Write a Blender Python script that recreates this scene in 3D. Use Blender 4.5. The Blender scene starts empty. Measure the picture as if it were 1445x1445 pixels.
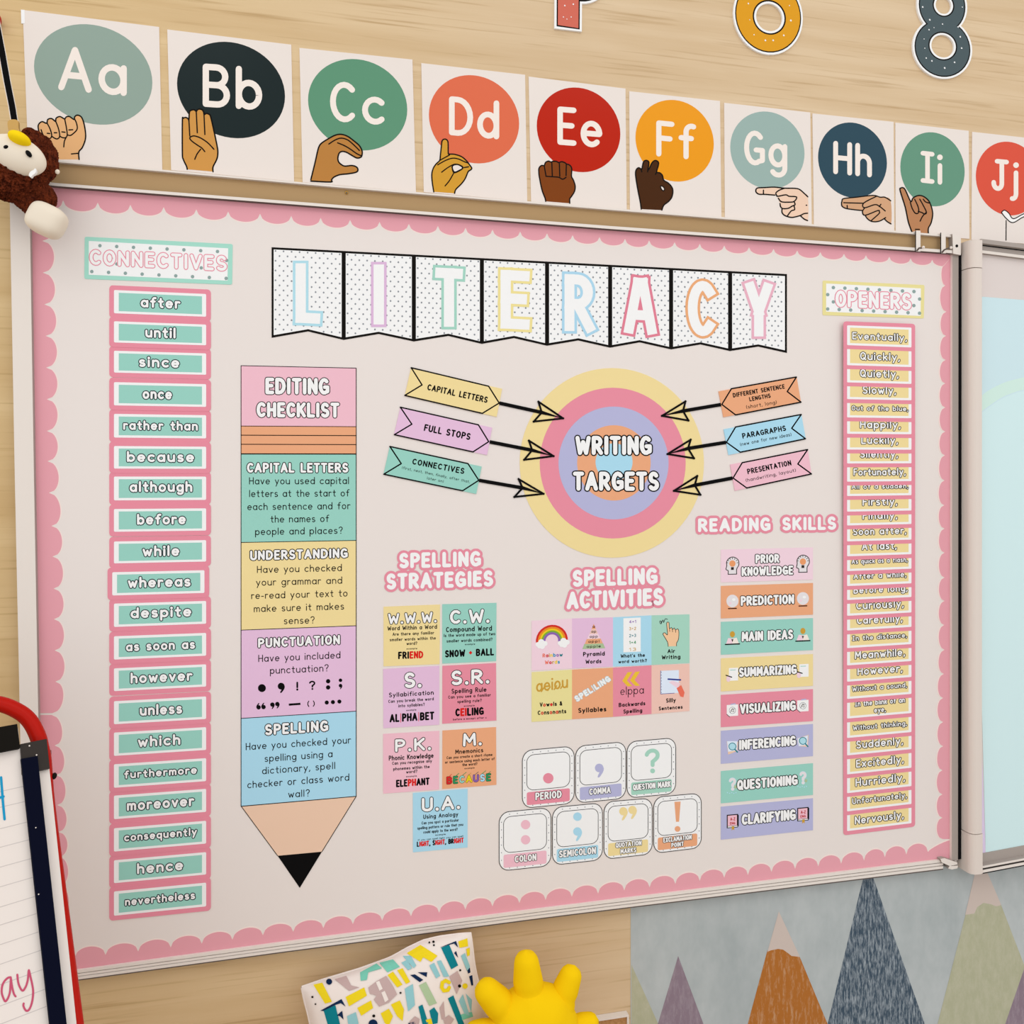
import bpy, math, random
from mathutils import Vector, Matrix
random.seed(7)
SC = bpy.context.scene
COL = SC.collection

# ------------------------------------------------------------------ camera, world, lights, exposure
F, HOR, PSI, CAMZ = 1200.0, 675.0, math.radians(13.17), 1.40
DIST = 1.5 * math.cos(PSI)
CAM = Vector((0, -DIST, CAMZ))
RGT = Vector((math.cos(PSI), -math.sin(PSI), 0))
FWD = Vector((math.sin(PSI), math.cos(PSI), 0))
UPV = Vector((0, 0, 1))
cam = bpy.data.cameras.new('camera')
cam.sensor_width = 36.0
cam.lens = F / 1445 * 36.0
cam.shift_y = -(722.5 - HOR) / 1445
cam.clip_start = 0.05
co = bpy.data.objects.new('camera', cam)
COL.objects.link(co)
co.location = CAM
co.rotation_euler = (math.pi / 2, 0, -PSI)
SC.camera = co

w = bpy.data.worlds.new('room_light')
SC.world = w
w.use_nodes = True
bg = w.node_tree.nodes['Background']
bg.inputs[0].default_value = (0.985, 1.0, 1.0, 1)
bg.inputs[1].default_value = 1.16

def area(name, loc, target, sx, sy, power, color=(1, 0.97, 0.93)):
    l = bpy.data.lights.new(name, 'AREA')
    l.shape = 'RECTANGLE'; l.size = sx; l.size_y = sy; l.energy = power; l.color = color
    o = bpy.data.objects.new(name, l)
    COL.objects.link(o)
    o.location = loc
    d = Vector(target) - Vector(loc)
    o.rotation_euler = d.to_track_quat('-Z', 'Y').to_euler()
    return o
# two rows of ceiling lamps in the classroom
area('ceiling_lamp', (-0.9, -1.7, 3.0), (-0.9, -1.69, 0), 1.4, 0.5, 5)
area('ceiling_lamp', (1.1, -1.7, 3.0), (1.1, -1.69, 0), 1.4, 0.5, 5)

SC.view_settings.view_transform = 'Standard'
SC.view_settings.look = 'None'
SC.view_settings.exposure = 0.0
SC.view_settings.gamma = 1.0
SC.view_settings.use_curve_mapping = False

# ------------------------------------------------------------------ materials
def lin(h):
    r = []
    for i in (0, 2, 4):
        c = int(h[i:i + 2], 16) / 255
        r.append(c / 12.92 if c <= 0.04045 else ((c + 0.055) / 1.055) ** 2.4)
    return (r[0], r[1], r[2], 1)

COLS = dict(
    white='F2F0EE', black='0B0A0B', ink='14110F', paper='E6DBD4', ivory='EFE3DA', board='E5DBD6', pink='E3A0AB', pinkedge='F0DDD6',
    rose='E48D9F', teal='97CDC0', yellow='ECD69A', blush='ECBAC8', orange='E7A67E', lilac='E1BBD8', sky='A9D6EA', tan='E8C5AC',
    purple='B3B3D6', mint='A4D1BF', palepink='EDCFDB', peach='EBC1B4', hdryel='E6DA98', hdrteal='A3D8C8', dot='8DA29F', dotgrey='8C9096',
    lblue='AED9E6', llilac='D9B4D6', lteal='A0D0C0', lyel='EBDB96', lsky='A9D2E8', lrose='DE7F93', lor='E8A878', lpink='E6AEC0', cardwhite='F0EFEF',
    d_sage='8FA297', d_night='1D2829', d_green='5E9174', d_coral='DB6B4B', d_red='B8240F', d_amber='E9981D', d_mist='98AFA9', d_navy='2F4A58',
    d_fern='65937C', d_poppy='D85440', s_a='E2AE79', s_b='CC924A', s_c='B67D3E', s_d='CE9733', s_e='7D3F14', s_f='46260E', s_g='EAC8B0', s_h='CFA07B', s_i='B57F58',
    red='D8241F', deepred='B51A10', navy='05081D', jet='16130F', gunmetal='332C28', cream='E8DBC9', brown='43150A', browndark='2C0D06', beak='F2CE12', tab='C9A05E',
    metal='E4DAD2', metalgrey='A79C95', metaldark='6B625D', insert='B2926A', post='DDD0C7', panel='DCD0CC', screen='CBE2E8', screenlow='D0E8EA', screenarc='CFE8DF', screenlil='DCCBE6',
    slot='141214', mural='A9B7BC', m_mauve='93818B', m_orange='B97636', m_slate='4A5A68', m_olive='AFB196', m_cap='CBBBB2', cork='B9895A',
    sun='F0C408', pil='E9DCD4', p_teal='0F7A86', p_yel='E8CD22', p_mauve='BFA4A0', p_aqua='8FC0C4', p_sage='A9BE97', p_navy='12284A', p_mint='77C4AE', markblue='1F93BE', markpink='C4536F',
    rule='C9BEBA', bulb='E79B6A', globe='E2DCDF', gold='C99A3C', chev='E8BE3B', green='2F8F5B', gred='D42A2A', rb_o='E88B2D', rb_y='7FA93A', rb_p='8C62AF', rb_r='CF2D2A', fingers='EFC39A', paperblue='DCE6F5', handred='E8705A', pen='33408F',
    bench='C9A57A', floorc='BFB9B3', y9='F3E0A8', o_card='1F2A30', num_o='DB9A26', num_8='4F5C60', num_r='CF6C5B')
MATS = {}

def nodes_of(m):
    m.use_nodes = True
    return m.node_tree, m.node_tree.nodes['Principled BSDF']

def M(key):
    if key in MATS:
        return MATS[key]
    m = bpy.data.materials.new(key)
    nt, b = nodes_of(m)
    base = key.split('#')[0]
    b.inputs['Base Color'].default_value = lin(COLS[base])
    b.inputs['Roughness'].default_value = 0.75
    b.inputs['Specular IOR Level'].default_value = 0.06
    if key.endswith('#gloss'):
        b.inputs['Roughness'].default_value = 0.2
        b.inputs['Specular IOR Level'].default_value = 0.07
    if key.endswith('#satin'):
        b.inputs['Roughness'].default_value = 0.35
        b.inputs['Specular IOR Level'].default_value = 0.12
    MATS[key] = m
    return m

def wood(key, c1, c2, c3, sx, sz, rough=0.5, light_tone=False):
    m = bpy.data.materials.new(key)
    nt, b = nodes_of(m)
    N, L = nt.nodes, nt.links
    tc = N.new('ShaderNodeTexCoord')
    mp = N.new('ShaderNodeMapping'); mp.inputs['Scale'].default_value = (sx, 4, sz)
    L.new(tc.outputs['Object'], mp.inputs[0])
    n1 = N.new('ShaderNodeTexNoise'); n1.inputs['Scale'].default_value = 1.0; n1.inputs['Detail'].default_value = 6; n1.inputs['Roughness'].default_value = 0.55
    n1.inputs['Distortion'].default_value = 0.35
    L.new(mp.outputs[0], n1.inputs[0])
    mp2 = N.new('ShaderNodeMapping'); mp2.inputs['Scale'].default_value = (sx * 3.0, 4, sz * 6.5)
    L.new(tc.outputs['Object'], mp2.inputs[0])
    n2 = N.new('ShaderNodeTexNoise'); n2.inputs['Scale'].default_value = 1.0; n2.inputs['Detail'].default_value = 3
    L.new(mp2.outputs[0], n2.inputs[0])
    r1 = N.new('ShaderNodeValToRGB'); e = r1.color_ramp.elements
    e[0].position = 0.30; e[0].color = lin(c1); e[1].position = 0.72; e[1].color = lin(c2)
    L.new(n1.outputs[0], r1.inputs[0])
    r2 = N.new('ShaderNodeValToRGB'); e = r2.color_ramp.elements
    e[0].position = 0.56; e[0].color = (0, 0, 0, 1); e[1].position = 0.74; e[1].color = (1, 1, 1, 1)
    L.new(n2.outputs[0], r2.inputs[0])
    mx = N.new('ShaderNodeMix'); mx.data_type = 'RGBA'
    ml = N.new('ShaderNodeMath'); ml.operation = 'MULTIPLY'; ml.inputs[1].default_value = 0.62
    L.new(r2.outputs[0], ml.inputs[0]); L.new(ml.outputs[0], mx.inputs[0])
    L.new(r1.outputs[0], mx.inputs[6]); mx.inputs[7].default_value = lin(c3)
    out = mx.outputs[2]
    if light_tone:  # golden ramp paints the warm, dimmer light at the left into the wood
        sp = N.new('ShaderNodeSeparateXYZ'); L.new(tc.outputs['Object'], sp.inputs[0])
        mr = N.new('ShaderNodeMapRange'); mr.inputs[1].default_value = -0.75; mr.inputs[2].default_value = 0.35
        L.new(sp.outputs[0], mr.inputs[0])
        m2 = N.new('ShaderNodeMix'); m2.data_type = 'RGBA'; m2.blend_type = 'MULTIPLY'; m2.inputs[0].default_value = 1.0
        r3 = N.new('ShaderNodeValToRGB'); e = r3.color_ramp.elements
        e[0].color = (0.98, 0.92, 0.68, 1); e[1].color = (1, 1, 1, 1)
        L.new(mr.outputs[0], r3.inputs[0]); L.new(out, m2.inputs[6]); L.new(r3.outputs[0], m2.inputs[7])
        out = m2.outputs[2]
    L.new(out, b.inputs['Base Color'])
    b.inputs['Roughness'].default_value = rough
    b.inputs['Specular IOR Level'].default_value = 0.08
    MATS[key] = m

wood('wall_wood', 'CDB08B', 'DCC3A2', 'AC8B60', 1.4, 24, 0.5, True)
wood('bench_wood', 'BE9A6C', 'CFAE82', 'A98456', 1.6, 20)

def speckle(key, c1, c2, scale, stretch, lo, hi, rough=0.6):
    m = bpy.data.materials.new(key)
    nt, b = nodes_of(m)
    N, L = nt.nodes, nt.links
    tc = N.new('ShaderNodeTexCoord')
    mp = N.new('ShaderNodeMapping'); mp.inputs['Scale'].default_value = (scale, scale, scale * stretch)
    L.new(tc.outputs['Object'], mp.inputs[0])
    n1 = N.new('ShaderNodeTexNoise'); n1.inputs['Scale'].default_value = 1.0; n1.inputs['Detail'].default_value = 5; n1.inputs['Roughness'].default_value = 0.7
    L.new(mp.outputs[0], n1.inputs[0])
    r1 = N.new('ShaderNodeValToRGB'); e = r1.color_ramp.elements
    e[0].position = lo; e[0].color = lin(c1); e[1].position = hi; e[1].color = lin(c2)
    L.new(n1.outputs[0], r1.inputs[0])
    L.new(r1.outputs[0], b.inputs['Base Color'])
    b.inputs['Roughness'].default_value = rough
    b.inputs['Specular IOR Level'].default_value = 0.08
    MATS[key] = m
speckle('mural', 'A4ABAC', 'C2C6C6', 5, 0.6, 0.34, 0.7, 0.4)
speckle('m_slate', '40505F', 'B4BCC2', 230, 0.2, 0.44, 0.74)
speckle('m_orange', 'AE6B2E', 'CDA987', 130, 0.25, 0.5, 0.8)
speckle('m_mauve', '8B7985', 'A89AA2', 90, 0.3, 0.45, 0.8)
speckle('m_olive', 'AFAE92', 'BFBCA5', 60, 0.5, 0.4, 0.8)
speckle('cork', 'A97A4C', 'C79A6C', 180, 1, 0.4, 0.7)
speckle('fur', '300D06', '7A361C', 190, 0.5, 0.35, 0.7, 0.9)

# ------------------------------------------------------------------ pixel -> wall
def unproj(px, py, z):
    r = RGT * ((px - 722.5) / F) + FWD + UPV * ((HOR - py) / F)
    t = (DIST - z) / r.y
    return CAM + r * t

class MB:
    """collects faces with materials; pts are picture points laid on a plane at distance z before the wall"""
    def __init__(s, z=0.0, proj=None, back=None):
        s.v = []; s.f = []; s.m = []; s.k = 0; s.z = z
        s.proj = proj or unproj
        s.nrm = back or Vector((0, -1, 0))
    def raw(s, cos, faces, mat):
        o = len(s.v)
        s.v += [Vector(c) for c in cos]
        for f in faces:
            s.f.append([i + o for i in f]); s.m.append(mat)
    def jit(s):
        s.k += 1
        return (s.k % 36) * 1.0e-6
    def poly(s, pts, mat, dz=0.0, j=True):
        z = s.z + dz + (s.jit() if j else 0)
        a = 0
        n = len(pts)
        for i in range(n):
            x0, y0 = pts[i]; x1, y1 = pts[(i + 1) % n]
            a += x0 * y1 - x1 * y0
        if a > 0:
            pts = pts[::-1]
        s.raw([s.proj(x, y, z) for x, y in pts], [list(range(n))], mat)
    def drape(s, pts, mat, dz=0.0, lv=2):
        from mathutils.geometry import tessellate_polygon
        tri = tessellate_polygon([[Vector((x, y, 0)) for x, y in pts]])
        z = s.z + dz + s.jit()
        T = [[pts[i] for i in t] for t in tri]
        for _ in range(lv):
            N = []
            for a, b, c in T:
                ab, bc, ca = [((p[0] + q[0]) / 2, (p[1] + q[1]) / 2) for p, q in ((a, b), (b, c), (c, a))]
                N += [[a, ab, ca], [ab, b, bc], [ca, bc, c], [ab, bc, ca]]
            T = N
        for t in T:
            s.raw([s.proj(x, y, z) for x, y in t], [[0, 1, 2]], mat)
    def slab(s, pts, mat, z0, z1, side=None):
        n = len(pts)
        a = 0
        for i in range(n):
            x0, y0 = pts[i]; x1, y1 = pts[(i + 1) % n]
            a += x0 * y1 - x1 * y0
        if a > 0:
            pts = pts[::-1]
        fr = [s.proj(x, y, z1) for x, y in pts]
        bk = [c - s.nrm * (z1 - z0) for c in fr]
        s.raw(fr + bk, [list(range(n))], mat)
        o = len(s.v) - 2 * n
        for i in range(n):
            j = (i + 1) % n
            s.f.append([o + i, o + n + i, o + n + j, o + j]); s.m.append(side or mat)
        s.f.append([o + n + i for i in range(n - 1, -1, -1)]); s.m.append(side or mat)
    def ring(s, outer, inner, mat, z0, z1):
        n = len(outer)
        fo = [s.proj(x, y, z1) for x, y in outer]; fi = [s.proj(x, y, z1) for x, y in inner]
        cs = fo + fi + [c - s.nrm * (z1 - z0) for c in fo + fi]
        fs = []
        for i in range(n):
            j = (i + 1) % n
            fs += [[i, j, n + j, n + i], [i, 2 * n + i, 2 * n + j, j], [n + i, n + j, 3 * n + j, 3 * n + i]]
        s.raw(cs, fs, mat)
    def stroke(s, pts, w, mat, dz=0.0, sq=False, capn=5, closed=False):
        if len(pts) == 1:
            x, y = pts[0]; r = w * 0.62
            if sq:
                s.poly([(x - r, y - r), (x + r, y - r), (x + r, y + r), (x - r, y + r)], mat, dz)
            else:
                s.poly([(x + r * math.cos(t * math.pi / 6), y + r * math.sin(t * math.pi / 6)) for t in range(12)], mat, dz)
            return
        if closed:
            pts = list(pts) + [pts[0]]
        q = [pts[0]]
        for p in pts[1:]:
            if abs(p[0] - q[-1][0]) + abs(p[1] - q[-1][1]) > 1e-4:
                q.append(p)
        pts = q
        runs = []; cur = [pts[0]]
        for i in range(1, len(pts)):
            cur.append(pts[i])
            if i < len(pts) - 1:
                a = math.atan2(pts[i][1] - pts[i - 1][1], pts[i][0] - pts[i - 1][0])
                b = math.atan2(pts[i + 1][1] - pts[i][1], pts[i + 1][0] - pts[i][0])
                d = abs((b - a + math.pi) % (2 * math.pi) - math.pi)
                if d > math.radians(55):
                    runs.append(cur); cur = [pts[i]]
        runs.append(cur)
        h = w / 2
        for r in runs:
            n = len(r)
            if n < 2:
                continue
            fold = False
            for i in range(1, n - 1):
                l0 = math.dist(r[i - 1], r[i]); l1 = math.dist(r[i], r[i + 1])
                a = math.atan2(r[i][1] - r[i - 1][1], r[i][0] - r[i - 1][0]); b = math.atan2(r[i + 1][1] - r[i][1], r[i + 1][0] - r[i][0])
                d = abs((b - a + math.pi) % (2 * math.pi) - math.pi)
                if h * math.tan(d / 2) * 2 > min(l0, l1) * 0.98: fold = True
            if fold:
                for i in range(n - 1):
                    (xa, ya), (xb, yb) = r[i], r[i + 1]
                    l = math.hypot(xb - xa, yb - ya); ex, ey = (xb - xa) / l * h, (yb - ya) / l * h
                    if sq and i == 0: xa -= ex; ya -= ey
                    if sq and i == n - 2: xb += ex; yb += ey
                    s.poly([(xa - ey, ya + ex), (xb - ey, yb + ex), (xb + ey, yb - ex), (xa + ey, ya - ex)], mat, dz)
                for i in range(n):
                    if sq and i in (0, n - 1): continue
                    x, y = r[i]
                    s.poly([(x + h * math.cos(t * math.pi / 8), y + h * math.sin(t * math.pi / 8)) for t in range(16)], mat, dz)
                continue
            L = []; R = []
            for i in range(n):
                if i == 0: d1 = d0 = (r[1][0] - r[0][0], r[1][1] - r[0][1])
                elif i == n - 1: d1 = d0 = (r[i][0] - r[i - 1][0], r[i][1] - r[i - 1][1])
                else:
                    d0 = (r[i][0] - r[i - 1][0], r[i][1] - r[i - 1][1]); d1 = (r[i + 1][0] - r[i][0], r[i + 1][1] - r[i][1])
                l0 = math.hypot(*d0); l1 = math.hypot(*d1)
                n0 = (-d0[1] / l0, d0[0] / l0); n1 = (-d1[1] / l1, d1[0] / l1)
                mx, my = n0[0] + n1[0], n0[1] + n1[1]
                ml = mx * mx + my * my
                mx, my = mx * 2 / ml, my * 2 / ml
                x, y = r[i]
                if sq and i in (0, n - 1):
                    sg = -1 if i == 0 else 1
                    x += sg * d0[0] / l0 * h; y += sg * d0[1] / l0 * h
                L.append((x + mx * h, y + my * h)); R.append((x - mx * h, y - my * h))
            z = s.z + dz + s.jit()
            cs = [s.proj(x, y, z) for x, y in L + R]
            s.raw(cs, [[i + 1, i, n + i, n + i + 1] for i in range(n - 1)], mat)
            if not sq:
                for i, k in ((0, 1), (n - 1, n - 2)):
                    x, y = r[i]
                    a = math.atan2(y - r[k][1], x - r[k][0])
                    s.poly([(x + h * math.cos(a - math.pi / 2 + math.pi * t / capn), y + h * math.sin(a - math.pi / 2 + math.pi * t / capn)) for t in range(capn + 1)], mat, dz)
    def text(s, tx, p0, p1, h, mat, dz=0.0, wt=0.14, o=0.0, omat='black', oz=None, up=None, sq=False, q=None, gap=None, cols=None):
        if q is None: q = 2 if h < 13 else (3 if h < 30 else 6)
        capn = 3 if h < 8 else 5
        sw = wt * h
        dx, dy = p1[0] - p0[0], p1[1] - p0[1]
        Ln = math.hypot(dx, dy); ex, ey = dx / Ln, dy / Ln
        if up == 'perp': ux, uy = ey, -ex
        else: ux, uy = 0.0, -1.0
        g = gap if gap is not None else wt + 0.15
        xs = []; x = 0.0
        for c in tx:
            gw = glyph(c, q)[0]
            xs.append(x); x += gw + g
        tot = x - g
        sx = (Ln - sw) / max(tot, 0.02) if tot > 0.1 else 1.0
        H = h - sw
        ox, oy = p0[0] + ex * sw / 2 + ux * sw / 2, p0[1] + ey * sw / 2 + uy * sw / 2
        if tot <= 0.1:
            ox, oy = (p0[0] + p1[0]) / 2, p0[1] + uy * sw / 2
        allst = []
        for i, c in enumerate(tx):
            for st in glyph(c, q)[1]:
                pts = [(ox + ex * (xs[i] + a) * sx + ux * b * H, oy + ey * (xs[i] + a) * sx + uy * b * H) for a, b in st]
                allst.append((pts, (cols[i] if cols else mat), .32 if c == '|' else 1))
        if o > 0:
            for pts, _, tk in allst:
                if len(pts) == 1: s.stroke(pts, sw + 2 * o / 1.24, omat, dz, sq, capn)
                else: s.stroke(pts, sw * tk + 2 * o, omat, dz, sq, capn)
            dz += oz if oz else 5e-5
        for pts, m, tk in allst:
            s.stroke(pts, sw * tk, m, dz, sq, capn)

# ------------------------------------------------------------------ monoline hand-print alphabet
BW = '( .25 .32 .25 .32 0 360 )'
GL = {
 'a': '.5;' + BW + '|.5 .64 .5 0', 'b': '.5;0 1 0 0|' + BW, 'c': '.45;( .26 .32 .26 .32 48 312 )', 'd': '.5;' + BW + '|.5 1 .5 0',
 'e': '.5;.02 .33 .49 .33 ( .25 .32 .25 .32 6 312 )', 'f': '.36;( .34 .8 .18 .2 70 180 ) .16 0|0 .6 .33 .6',
 'g': '.5;' + BW + '|.5 .64 .5 -.1 ( .26 -.1 .24 .24 0 -145 )', 'h': '.44;0 1 0 0|0 .38 ( .22 .4 .22 .24 180 0 ) .44 0', 'i': '0;0 .62 0 0|0 .92',
 'j': '.14;.14 .64 .14 -.12 ( 0 -.12 .14 .2 0 -100 )|.14 .92', 'k': '.4;0 1 0 0|.38 .6 .02 .28|.14 .37 .4 0', 'l': '.02;.01 1 .01 0',
 'm': '.68;0 .64 0 0|0 .42 ( .17 .42 .17 .22 180 0 ) .34 0|.34 .42 ( .51 .42 .17 .22 180 0 ) .68 0', 'n': '.44;0 .64 0 0|0 .4 ( .22 .4 .22 .24 180 0 ) .44 0',
 'o': '.5;' + BW, 'p': '.5;0 .64 0 -.36|' + BW, 'q': '.5;' + BW + '|.5 .64 .5 -.36', 'r': '.3;0 .64 0 0|0 .36 ( .2 .38 .2 .26 180 55 )',
 's': '.38;( .19 .48 .17 .16 38 270 ) ( .19 .16 .19 .16 90 -142 )', 't': '.34;.16 .92 .16 .16 ( .3 .16 .14 .16 180 280 )|0 .62 .34 .62',
 'u': '.46;0 .64 0 .25 ( .23 .25 .23 .25 180 360 ) .46 .64|.46 .64 .46 0', 'v': '.44;0 .64 .22 0 .44 .64', 'w': '.66;0 .64 .17 0 .33 .52 .49 0 .66 .64',
 'x': '.4;0 .64 .4 0|.4 .64 0 0', 'y': '.46;0 .64 .23 .04|.46 .64 .1 -.34', 'z': '.4;0 .64 .4 .64 0 0 .4 0',
 'A': '.62;0 0 .31 1 .62 0|.12 .33 .5 .33', 'B': '.52;0 0 0 1 .26 1 ( .26 .76 .22 .24 90 -90 ) 0 .52|.26 .52 ( .28 .26 .24 .26 90 -90 ) 0 0',
 'C': '.54;( .3 .5 .3 .5 48 312 )', 'D': '.56;0 0 0 1 .18 1 ( .18 .5 .38 .5 90 -90 ) 0 0', 'E': '.42;.42 1 0 1 0 0 .42 0|0 .52 .36 .52',
 'F': '.42;.42 1 0 1 0 0|0 .52 .36 .52', 'G': '.58;( .3 .5 .3 .5 48 300 ) .57 .1 .57 .44 .34 .44', 'H': '.52;0 1 0 0|.52 1 .52 0|0 .5 .52 .5', 'I': '.04;.02 1 .02 0',
 'Í': '.36;.18 1 .18 0|0 1 .36 1|0 0 .36 0', 'J': '.4;.4 1 .4 .22 ( .2 .22 .2 .22 0 -170 )', 'Ĵ': '.5;.34 1 .34 .2 ( .17 .2 .17 .2 0 -185 )|.14 1 .54 1',
 'K': '.52;0 1 0 0|.5 1 .03 .42|.18 .56 .52 0', 'L': '.42;0 1 0 0 .42 0', 'M': '.68;0 0 .04 1 .34 .3 .64 1 .68 0', 'N': '.52;0 0 0 1 .52 0 .52 1',
 'O': '.58;( .29 .5 .29 .5 0 360 )', 'P': '.48;0 0 0 1 .22 1 ( .22 .73 .26 .27 90 -90 ) 0 .46', 'Q': '.58;( .29 .5 .29 .5 0 360 )|.36 .24 .6 -.04',
 'R': '.52;0 0 0 1 .22 1 ( .22 .74 .26 .26 90 -90 ) 0 .48|.22 .46 .52 0', 'S': '.48;( .24 .74 .21 .26 30 270 ) ( .24 .24 .24 .24 90 -145 )', 'T': '.5;0 1 .5 1|.25 1 .25 0',
 'U': '.52;0 1 0 .26 ( .26 .26 .26 .26 180 360 ) .52 1', 'V': '.56;0 1 .28 0 .56 1', 'W': '.8;0 1 .18 0 .4 .72 .62 0 .8 1', 'X': '.5;0 1 .5 0|.5 1 0 0',
 'Y': '.54;0 1 .27 .45 .54 1|.27 .45 .27 0', 'Z': '.48;0 1 .48 1 0 0 .48 0',
 '.': '0;0 .02', ',': '.04;.04 .05 .04 -.02 -.03 -.16', "'": '0;0 1 -.02 .84', '?': '.44;( .22 .76 .22 .24 165 -50 ) .24 .46 .24 .3|.24 .02', '!': '0;0 1 0 .34|0 .02',
 '-': '.26;0 .34 .26 .34', '(': '.14;( .3 .45 .3 .6 125 235 )', ')': '.14;( -.16 .45 .3 .6 55 -55 )', '&': '.5;.5 0 .12 .68 ( .22 .8 .14 .2 200 -20 ) .3 .6 .06 .34 ( .2 .2 .2 .2 140 330 ) .48 .4',
 '|': '0;0 1.15 0 -.2', 'Ă': '.62;0 0 .24 1 .38 1 .62 0|.12 .3 .5 .3', '+': '.3;0 .5 .3 .5|.15 .65 .15 .35', '=': '.34;0 .6 .34 .6|0 .35 .34 .35', '1': '.2;0 .8 .18 1 .18 0', '2': '.42;( .21 .78 .21 .22 170 -40 ) 0 0 .42 0',
 '3': '.42;( .2 .76 .2 .24 150 -90 ) ( .2 .26 .22 .26 90 -150 )', '4': '.46;.34 0 .34 1 0 .3 .46 .3', '5': '.42;.4 1 .06 1 .04 .58 ( .2 .32 .22 .32 110 -140 )',
 ' ': '.26;'}
GC = {}
def glyph(c, q):
    k = (c, q)
    if k in GC: return GC[k]
    w, body = GL[c].split(';')
    sts = []
    for part in body.split('|'):
        tk = part.split(); pts = []; i = 0
        while i < len(tk):
            if tk[i] == '(':
                cx, cy, rx, ry, a0, a1 = map(float, tk[i + 1:i + 7]); i += 8
                n = max(2, int(math.ceil(abs(a1 - a0) / 90 * q)))
                for t in range(n + 1):
                    a = math.radians(a0 + (a1 - a0) * t / n)
                    pts.append((cx + rx * math.cos(a), cy + ry * math.sin(a)))
            else:
                pts.append((float(tk[i]), float(tk[i + 1]))); i += 2
        if pts: sts.append(pts)
    GC[k] = (float(w), sts)
    return GC[k]

# ------------------------------------------------------------------ objects
def mesh_obj(name, mb, parent=None, loc=None, smooth=False):
    base = Vector(loc) if loc is not None else Vector((0, 0, 0))
    me = bpy.data.meshes.new(name)
    me.from_pydata([v - base for v in mb.v], [], mb.f)
    ms = []
    for m in mb.m:
        if m not in ms: ms.append(m)
    for m in ms: me.materials.append(M(m))
    me.polygons.foreach_set('material_index', [ms.index(m) for m in mb.m])
    if smooth: me.polygons.foreach_set('use_smooth', [True] * len(me.polygons))
    me.update()
    o = bpy.data.objects.new(name, me)
    COL.objects.link(o)
    if parent is not None: o.parent = parent
    else: o.location = base
    return o

class Thing:
    def __init__(s, name, label, cat, loc, group=None):
        o = bpy.data.objects.new(name, None)
        o.empty_display_size = 0.02
        COL.objects.link(o)
        o.location = loc
        o['label'] = label; o['category'] = cat
        if group: o['group'] = group
        s.o = o; s.loc = Vector(loc)
    def part(s, name, mb, parent=None, smooth=False, label=None):
        c = mesh_obj(name, mb, parent or s.o, s.loc, smooth)
        if parent is not None and parent is not s.o:
            pass
        if label: c['label'] = label
        return c

def struct(name, mb, loc=(0, 0, 0)):
    o = mesh_obj(name, mb, None, loc)
    o['kind'] = 'structure'
    return o

def tag(o, label, cat, group=None):
    o['label'] = label; o['category'] = cat
    if group: o['group'] = group
    return o

def box(mb, c0, c1, mat):
    x0, y0, z0 = c0; x1, y1, z1 = c1
    mb.raw([(x0, y0, z0), (x1, y0, z0), (x1, y1, z0), (x0, y1, z0), (x0, y0, z1), (x1, y0, z1), (x1, y1, z1), (x0, y1, z1)],
           [[0, 3, 2, 1], [4, 5, 6, 7], [0, 1, 5, 4], [1, 2, 6, 5], [2, 3, 7, 6], [3, 0, 4, 7]], mat)

def lerp(a, b, t): return a + (b - a) * t
def bil(q, s, t):
    (x0, y0), (x1, y1), (x2, y2), (x3, y3) = q
    return (lerp(lerp(x0, x1, s), lerp(x3, x2, s), t), lerp(lerp(y0, y1, s), lerp(y3, y2, s), t))
def sub(q, s0, t0, s1, t1): return [bil(q, s0, t0), bil(q, s1, t0), bil(q, s1, t1), bil(q, s0, t1)]
def ell(cx, cy, rx, ry, sl=0.0, n=40, a0=0, a1=360):
    k = n if a1 - a0 >= 360 else n + 1
    return [(cx + rx * math.cos(math.radians(a0 + (a1 - a0) * i / n)), cy + ry * math.sin(math.radians(a0 + (a1 - a0) * i / n)) + sl * rx * math.cos(math.radians(a0 + (a1 - a0) * i / n))) for i in range(k)]
def rrect(q, r, n=5, ratio=1.0):
    """rounded quad; r as share of the width"""
    out = []
    rs, rt = r, r * ratio
    for cs, ct, a0 in ((rs, rt, 180), (1 - rs, rt, 270), (1 - rs, 1 - rt, 0), (rs, 1 - rt, 90)):
        for i in range(n + 1):
            a = math.radians(a0 + 90 * i / n)
            out.append(bil(q, cs + rs * math.cos(a), ct + rt * math.sin(a)))
    return out
def smooth(pts, closed=False, k=4):
    n = len(pts); out = []
    rng = n if closed else n - 1
    for i in range(rng):
        if closed: p0, p1, p2, p3 = pts[i - 1], pts[i], pts[(i + 1) % n], pts[(i + 2) % n]
        else: p0, p1, p2, p3 = pts[max(i - 1, 0)], pts[i], pts[i + 1], pts[min(i + 2, n - 1)]
        for j in range(k):
            t = j / k
            out.append(tuple(0.5 * (2 * p1[d] + (p2[d] - p0[d]) * t + (2 * p0[d] - 5 * p1[d] + 4 * p2[d] - p3[d]) * t * t + (3 * p1[d] - p0[d] - 3 * p2[d] + p3[d]) * t ** 3) for d in (0, 1)))
    if not closed: out.append(pts[-1])
    return out
def cr(pts, sc, ox, oy): return [(ox + x / sc, oy + y / sc) for x, y in pts]
def yat(poly, x):
    for (x0, y0), (x1, y1) in zip(poly, poly[1:]):
        if x <= x1 or (x1, y1) == poly[-1]:
            return y0 + (y1 - y0) * (x - x0) / (x1 - x0)
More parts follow.
